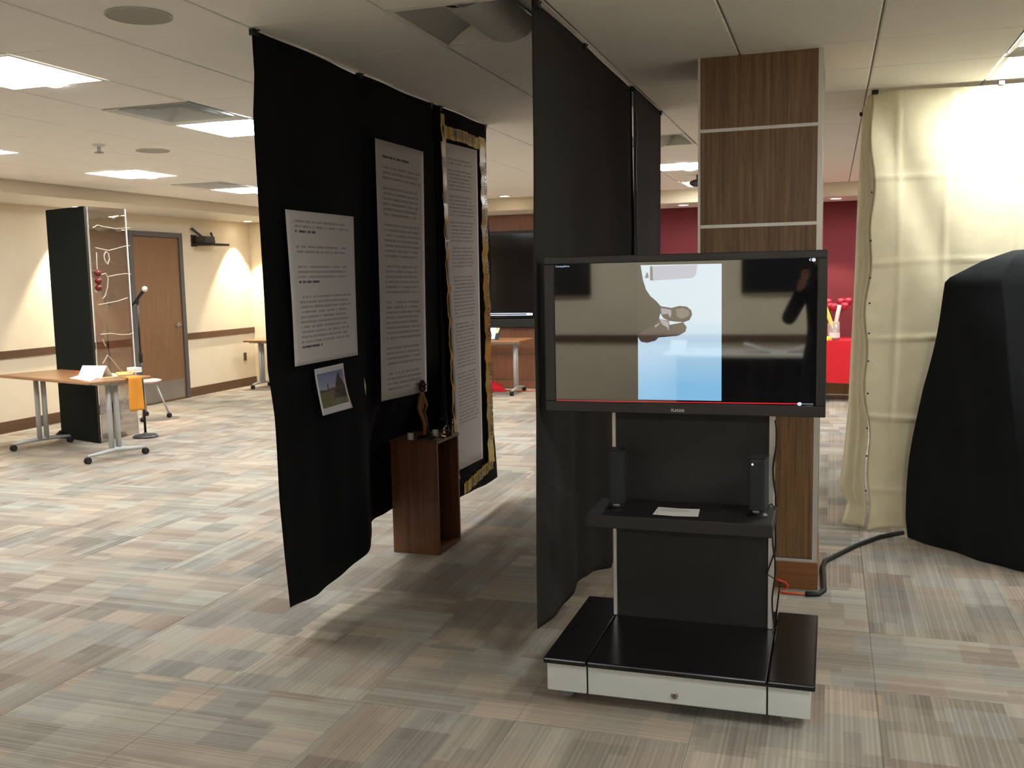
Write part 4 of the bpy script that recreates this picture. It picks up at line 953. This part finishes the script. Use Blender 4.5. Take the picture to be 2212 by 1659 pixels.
# ------------------------------------------------------------------ cream cloth walls and black draped mound at the right
YC = 6.06
def crease(d, w=.012): return math.exp(-(d/w)**2)
def cream_disp(x, z):
    s = .004*math.sin(x*9+z*2)+.006*math.sin(z*3+x*4)
    for cxx in (.36, .62, .98, 1.3): s += .006*crease(x-cxx-.012*math.sin(z*3+cxx*9))*(.4+.6*math.sin(z*2.3+cxx*7)**2)
    for cz in (2.08, 1.60, 1.17, .70, .25): s += .006*crease(z-cz-.012*math.sin(x*5+cz*3))*(.4+.6*math.sin(x*3.3+cz*5)**2)
    s -= .02*crease((x-.2)-(2.6-z)*.40, .10)*sstep(1.0, 2.0, z)
    s += .012*math.sin(x*21+3)*sstep(.5, 0, z)
    return s
cc = thing('cream_curtain', 'cream muslin sheet hung from ceiling behind the black draped mound', 'curtain', (1.4, YC, 0))
def cf(u, v):
    z0 = .012+.03*abs(math.sin(u*19)); z = z0+(CE-.006-z0)*v
    xl = .205+.012*math.sin(z*4)+.016*sstep(.9, 0, z)+.01*math.sin(z*13)
    x = xl+(2.75-xl)*u
    z -= .02*math.sin(min(1, u*1.6)*math.pi)*v**6
    return Vector((x, YC-cream_disp(x, z)*1.0-.05*sstep(.35, 0, z)*(.5+.5*math.sin(x*17)), z))
b = MB(); b.grid(cf, 170, 170); b.build('cloth', M['cream'], cc, smooth=True, solid=.0015)
part('clip', lambda b: b.box(.205, .24, YC-.02, YC+.01, CE-.03, CE-.008), M['screw'], cc)
part('clip', lambda b: b.box(.86, .89, YC-.02, YC+.01, CE-.03, CE-.008), M['screw'], cc)
for k, py in enumerate((415, 520, 600, 655, 720, 780, 850, 925, 985, 1060)):
    q = pY(1886-.012*(py-400), py, YC-.02)
    part('pin', lambda b: b.sphere((.215, YC-.02, q.z), .006, 8, 6), M['screw'], cc)
cs = thing('cream_curtain', 'narrow cream sheet hung edge-on beside the wood column', 'curtain', (.15, 6.6, 0))
far = []
for x, y, Y in ((1864,236,6.85), (1853,420,6.85), (1846,600,6.8), (1838,760,6.75), (1832,880,6.65), (1822,980,6.55), (1812,1045,6.45), (1818,1068,6.4), (1832,1078,6.35), (1824,1110,6.25), (1815,1138,6.16)):
    far.append((pY(x, y, Y), Y))
tab_x = sorted([(p.z, p.x) for p, _ in far]); tab_y = sorted([(p.z, p.y) for p, _ in far])
def sf(u, v):
    z = .012+(CE-.008-.012)*v; xl = .205+.012*math.sin(z*4)+.01*math.sin(z*13)
    xf, yf = interp(tab_x, z), interp(tab_y, z)
    x = xl+(xf-xl)*u; y = YC+.03+(yf-YC-.03)*u
    return Vector((x+.014*math.sin(u*14+z*.5)*math.sin(u*math.pi), y, z))
b = MB(); b.grid(sf, 50, 120); b.build('cloth', M['cream'], cs, smooth=True, solid=.0015)
part('clip', lambda b: b.box(.16, .19, 6.84, 6.87, CE-.03, CE-.008), M['screw'], cs)
# black draped mound
tabs = {'L': [(0,(.455,5.96)), (.12,(.452,5.95)), (.5,(.475,5.92)), (.9,(.505,5.89)), (1.25,(.555,5.86)), (1.5,(.595,5.83)), (1.6,(.78,5.80)), (1.65,(.92,5.78))],
        'F': [(0,(.965,5.37)), (.5,(.93,5.42)), (.9,(.90,5.50)), (1.3,(.86,5.60)), (1.5,(.84,5.66)), (1.6,(.90,5.70)), (1.65,(.96,5.74))],
        'R': [(0,(1.75,5.40)), (.5,(1.7,5.45)), (.9,(1.62,5.52)), (1.3,(1.5,5.6)), (1.5,(1.42,5.66)), (1.6,(1.3,5.70)), (1.65,(1.2,5.74))],
        'B': [(0,(1.8,5.98)), (1.3,(1.55,5.96)), (1.5,(1.45,5.94)), (1.6,(1.3,5.88)), (1.65,(1.2,5.80))]}
def tp(k, z): return Vector((interp([(a, q[0]) for a, q in tabs[k]], z), interp([(a, q[1]) for a, q in tabs[k]], z), z))
def mf(u, v):
    z = 1.65*v if v < 1 else 1.65
    P_ = [tp(k, z) for k in 'LFRB']; s = u*4; i = int(s) % 4; f_ = s-int(s)
    f2 = f_*f_*(3-2*f_)*.55+f_*.45
    p = P_[i]*(1-f2)+P_[(i+1) % 4]*f2
    c_ = sum(P_, Vector())/4; d = (p-c_); d.z = 0; d.normalize()
    r = .014*math.sin(u*2*math.pi*7+z*1.5)*sstep(1.6, .3, z)+.010*math.sin(u*2*math.pi*13+2)*sstep(1.2, 0, z)+.02*math.sin(u*2*math.pi*3+z*4)*sstep(1.65, 1.2, z)
    zz = z
    if v == 0: zz = .0+.004
    return p+d*r+Vector((0, 0, zz-z))
b = MB(); b.grid(mf, 160, 60)
n0 = len(b.v); top = [60*161+i for i in range(160)]; b.v.append((1.07, 5.77, 1.66)); b.uv.append((.5, .5))
for i in range(160): b.f.append((top[i], top[(i+1)] if i < 159 else 60*161+160, n0))
tag(b.build('draped_mound', M['shinycloth'], None, smooth=True), 'tall object draped to the floor in dark glossy black cloth', 'draped object')

# floor cables
o = part('black_cable', lambda b: b.tube([pz(1950,1150,.012), pz(1900,1160,.012), pz(1850,1178,.012), pz(1800,1203,.012), pz(1782,1212,.014), pz(1777,1225,.012), pz(1779,1250,.012), pz(1780,1275,.012), pz(1768,1283,.012), pz(1740,1283,.012)], .013, 8), mat('cable_black', (30, 32, 32), .6), None, smooth=True); tag(o, 'black power cable running over the carpet from mound to column', 'cable')
o = part('orange_cable', lambda b: b.tube([pz(1738,1284,.008), pz(1715,1282,.008), pz(1694,1281,.008)]+[pY(x, y, 4.815) for x, y in ((1680,1277),(1665,1268),(1655,1258),(1668,1253),(1684,1253),(1698,1259),(1702,1266),(1696,1273),(1684,1277),(1668,1276))]+[pz(1650,1275,.008), pz(1620,1272,.008)], .0055, 8), M['orange'], None, smooth=True); tag(o, 'thin bright orange cable looped at the column foot', 'cable')

# ------------------------------------------------------------------ behind the photographer: what the television mirrors
for (x0, x1, lb) in ((-3.75, -2.62, 'black wall monitor mirrored beside the video title on the television'), (-.93, .20, 'black wall monitor mirrored above the papers on the television')):
    t = thing('wall_monitor', lb, 'monitor', ((x0+x1)/2, YF+.04, 1.34))
    part('case', lambda b: b.box(x0, x1, YF+.001, YF+.06, 1.34, 1.98), M['blackplastic'], t, bevel=.008)
    part('display', lambda b: b.box(x0+.02, x1-.02, YF+.06, YF+.062, 1.37, 1.96), mat('monitor_dark', (12, 14, 18), .3), t)
t = thing('display_table', 'white-topped table with dark skirt mirrored in the television', 'table', (-.3, -3.25, 0))
part('tabletop', lambda b: b.box(-1.66, 1.1, -3.70, -2.80, .712, .74), M['white'], t, bevel=.004)
part('skirt', lambda b: b.grid(lambda u, v: Vector((-1.50+2.5*u, -2.84+.012*math.sin(u*90), .01+.70*v)), 160, 2), mat('skirt_black', (26, 25, 24), .9), t)
for x in (-1.4, .9): part('leg', lambda b: b.tube([(x, -3.25, 0), (x, -3.25, .712)], .03, 10), M['silver'], t)
b = MB(); t = thing('tent_card', 'white tent card on the mirrored table, brightest thing on the television', 'card', (-1.52, -3.15, .7415))
for s in (-1, 1): part('panel', lambda b: b.prism([(-.085, s*.05, 0), (.085, s*.05, 0), (.085, 0, .125), (-.085, 0, .125)], (0, s*.002, .001)), M['paper'], t, world=False)
for (x, y, a, lb) in ((-.72, -3.05, -.5, 'open booklet lying tilted on the mirrored table, larger'), (-.26, -3.15, .55, 'open booklet leaning at the end of the mirrored table')):
    o = part('booklet', lambda b: b.prism([(x-.16, y-.1, .742), (x+.16, y-.1, .742+abs(math.sin(a))*.0), (x+.16, y+.1, .742), (x-.16, y+.1, .742)], (0, 0, .01)).prism([(x-.15*math.copysign(1, a), y-.1, .752), (x-.15*math.copysign(1, a), y+.1, .752), (x+.12*math.copysign(1, a), y+.1, .84), (x+.12*math.copysign(1, a), y-.1, .84)], (0, 0, .008)), M['paper'], None)
    tag(o, lb, 'booklet')

# photographer (seen mirrored in the television)
def skinned(name, pts, edges, root, sub_=2):
    me = bpy.data.meshes.new(name); me.from_pydata([p for p, _ in pts], edges, []); o = bpy.data.objects.new(name, me); col.objects.link(o)
    sk = o.modifiers.new('skin', 'SKIN'); sk.use_smooth_shade = True
    ss = o.modifiers.new('sub', 'SUBSURF'); ss.levels = ss.render_levels = sub_
    for i, (p, r) in enumerate(pts):
        me.skin_vertices[0].data[i].radius = r if isinstance(r, tuple) else (r, r); me.skin_vertices[0].data[i].use_root = (i == root)
    dg = bpy.context.evaluated_depsgraph_get(); m2 = bpy.data.meshes.new_from_object(o.evaluated_get(dg))
    bpy.data.objects.remove(o); return m2
PB = Vector((-.03, -.42, 0)); PR = Matrix.Rotation(YAW, 3, 'Z')
def pl(x, y, z): v = PR@Vector((x, y, 0)); return (PB.x+v.x, PB.y+v.y, z)     # local: +y towards the scene
body = [(pl(0,0,.96), (.15,.11)), (pl(0,.0,1.10), (.14,.10)), (pl(0,-.01,1.27), (.16,.115)), (pl(0,-.02,1.40), (.15,.10)), (pl(0,-.01,1.475), .06), (pl(0,.02,1.55), .058),
        (pl(0,.03,1.62), (.078,.092)), (pl(0,.03,1.70), (.075,.09)), (pl(0,.03,1.755), (.05,.06)),
        (pl(-.18,-.02,1.41), .062), (pl(-.24,.12,1.20), .050), (pl(-.225,.20,1.22), .046), (pl(-.05,.36,1.47), .034),
        (pl(.18,-.02,1.41), .062), (pl(.24,.12,1.20), .050), (pl(.225,.20,1.22), .046), (pl(.14,.36,1.47), .034),
        (pl(-.095,0,.88), .095), (pl(-.11,.03,.50), .066), (pl(-.11,0,.12), .045), (pl(-.11,.10,.045), (.045,.04)), (pl(-.11,.19,.035), (.04,.03)),
        (pl(.095,0,.88), .095), (pl(.11,.03,.50), .066), (pl(.11,0,.12), .045), (pl(.11,.10,.045), (.045,.04)), (pl(.11,.19,.035), (.04,.03)),
        (pl(-.045,.39,1.505), (.026,.034)), (pl(.135,.39,1.505), (.026,.034))]
edges = [(0,1),(1,2),(2,3),(3,4),(4,5),(5,6),(6,7),(7,8),(3,9),(9,10),(10,11),(11,12),(3,13),(13,14),(14,15),(15,16),(0,17),(17,18),(18,19),(19,20),(20,21),(0,22),(22,23),(23,24),(24,25),(25,26),(12,27),(16,28)]
me = skinned('person', body, edges, 0)
bm = bmesh.new(); bm.from_mesh(me)
for s in (-1, 1):            # fingers: four unequal ones behind the phone, thumb on its near edge
    for k, (dz, ln) in enumerate(((.030,.95),(.010,1.05),(-.010,1.0),(-.028,.8))):
        q = skinned('finger', [(pl(.045+s*.088,.395,1.515+dz*.7), .010), (pl(.045+s*.080,.415,1.53+dz), .0095), (pl(.045+s*(.080-.030*ln),.425,1.535+dz), .0088), (pl(.045+s*(.080-.055*ln),.418,1.535+dz), .0075)], [(0,1),(1,2),(2,3)], 0, 1)
        bm.from_mesh(q)
    q = skinned('thumb', [(pl(.045+s*.080,.378,1.495), .012), (pl(.045+s*.068,.372,1.525), .0105), (pl(.045+s*.052,.376,1.548), .009)], [(0,1),(1,2)], 0, 1)
    bm.from_mesh(q)
    # ears
    fc = Vector(pl(0, .115, 1.63))
    bmesh.ops.create_uvsphere(bm, u_segments=8, v_segments=6, radius=.02, matrix=Matrix.Translation(Vector(pl(s*.082, .02, 1.635)))@Matrix.Diagonal((.5, .8, 1.4, 1)))
    bmesh.ops.create_uvsphere(bm, u_segments=8, v_segments=6, radius=.012, matrix=Matrix.Translation(Vector(pl(s*.032, .118, 1.648))))
bmesh.ops.create_uvsphere(bm, u_segments=8, v_segments=6, radius=.016, matrix=Matrix.Translation(Vector(pl(0, .13, 1.615)))@Matrix.Diagonal((.8, .9, 1.5, 1)))
bmesh.ops.create_uvsphere(bm, u_segments=8, v_segments=6, radius=.02, matrix=Matrix.Translation(Vector(pl(0, .112, 1.578)))@Matrix.Diagonal((1.2, .4, .4, 1)))
bm.to_mesh(me); bm.free()
me.materials.clear(); me.materials.append(mat('dark_clothes', (30, 30, 36), .9)); me.materials.append(mat('skin', (196, 146, 118), .6)); me.materials.append(mat('dark_shoe', (24, 22, 22), .6))
inv = PR.inverted()
for p_ in me.polygons:
    c_ = p_.center; l_ = inv@Vector((c_.x-PB.x, c_.y-PB.y, 0))
    p_.material_index = 1 if (c_.z > 1.50 and abs(l_.x) < .12) or (l_.y > .368 and c_.z > 1.4) else (2 if c_.z < .09 else 0); p_.use_smooth = True
me.transform(Matrix.Translation(-PB))
po = bpy.data.objects.new('person', me); col.objects.link(po); po.location = PB
tag(po, 'person in dark clothes holding up a phone, mirrored at edge of television', 'person')
b = MB(); hc = Vector(pl(0, .02, 1.70))
b.grid(lambda u, v: hc+PR@Vector((.088*math.cos(u*2*math.pi)*math.cos(v*math.pi/2), .105*math.sin(u*2*math.pi)*math.cos(v*math.pi/2)-.012, -.05+.125*math.sin(v*math.pi/2)-(.07*(1-v) if math.sin(u*2*math.pi) < .3 else 0))), 24, 8)
b.build('hair', mat('dark_hair', (36, 28, 24), .7), po, smooth=True)
ph = CAM-_f*.022-R_*.062
t = thing('phone', 'black phone held up by the mirrored photographer', 'phone', ph)
part('case', lambda b: b.prism([ph+R_*.075+U_*.036, ph-R_*.075+U_*.036, ph-R_*.075-U_*.036, ph+R_*.075-U_*.036], -_f*.009), M['blackplastic'], t, bevel=.003)
part('lens', lambda b: b.tube([ph+R_*.06+_f*.0005, ph+R_*.06+_f*.003], .005, 12), M['steel'], t)
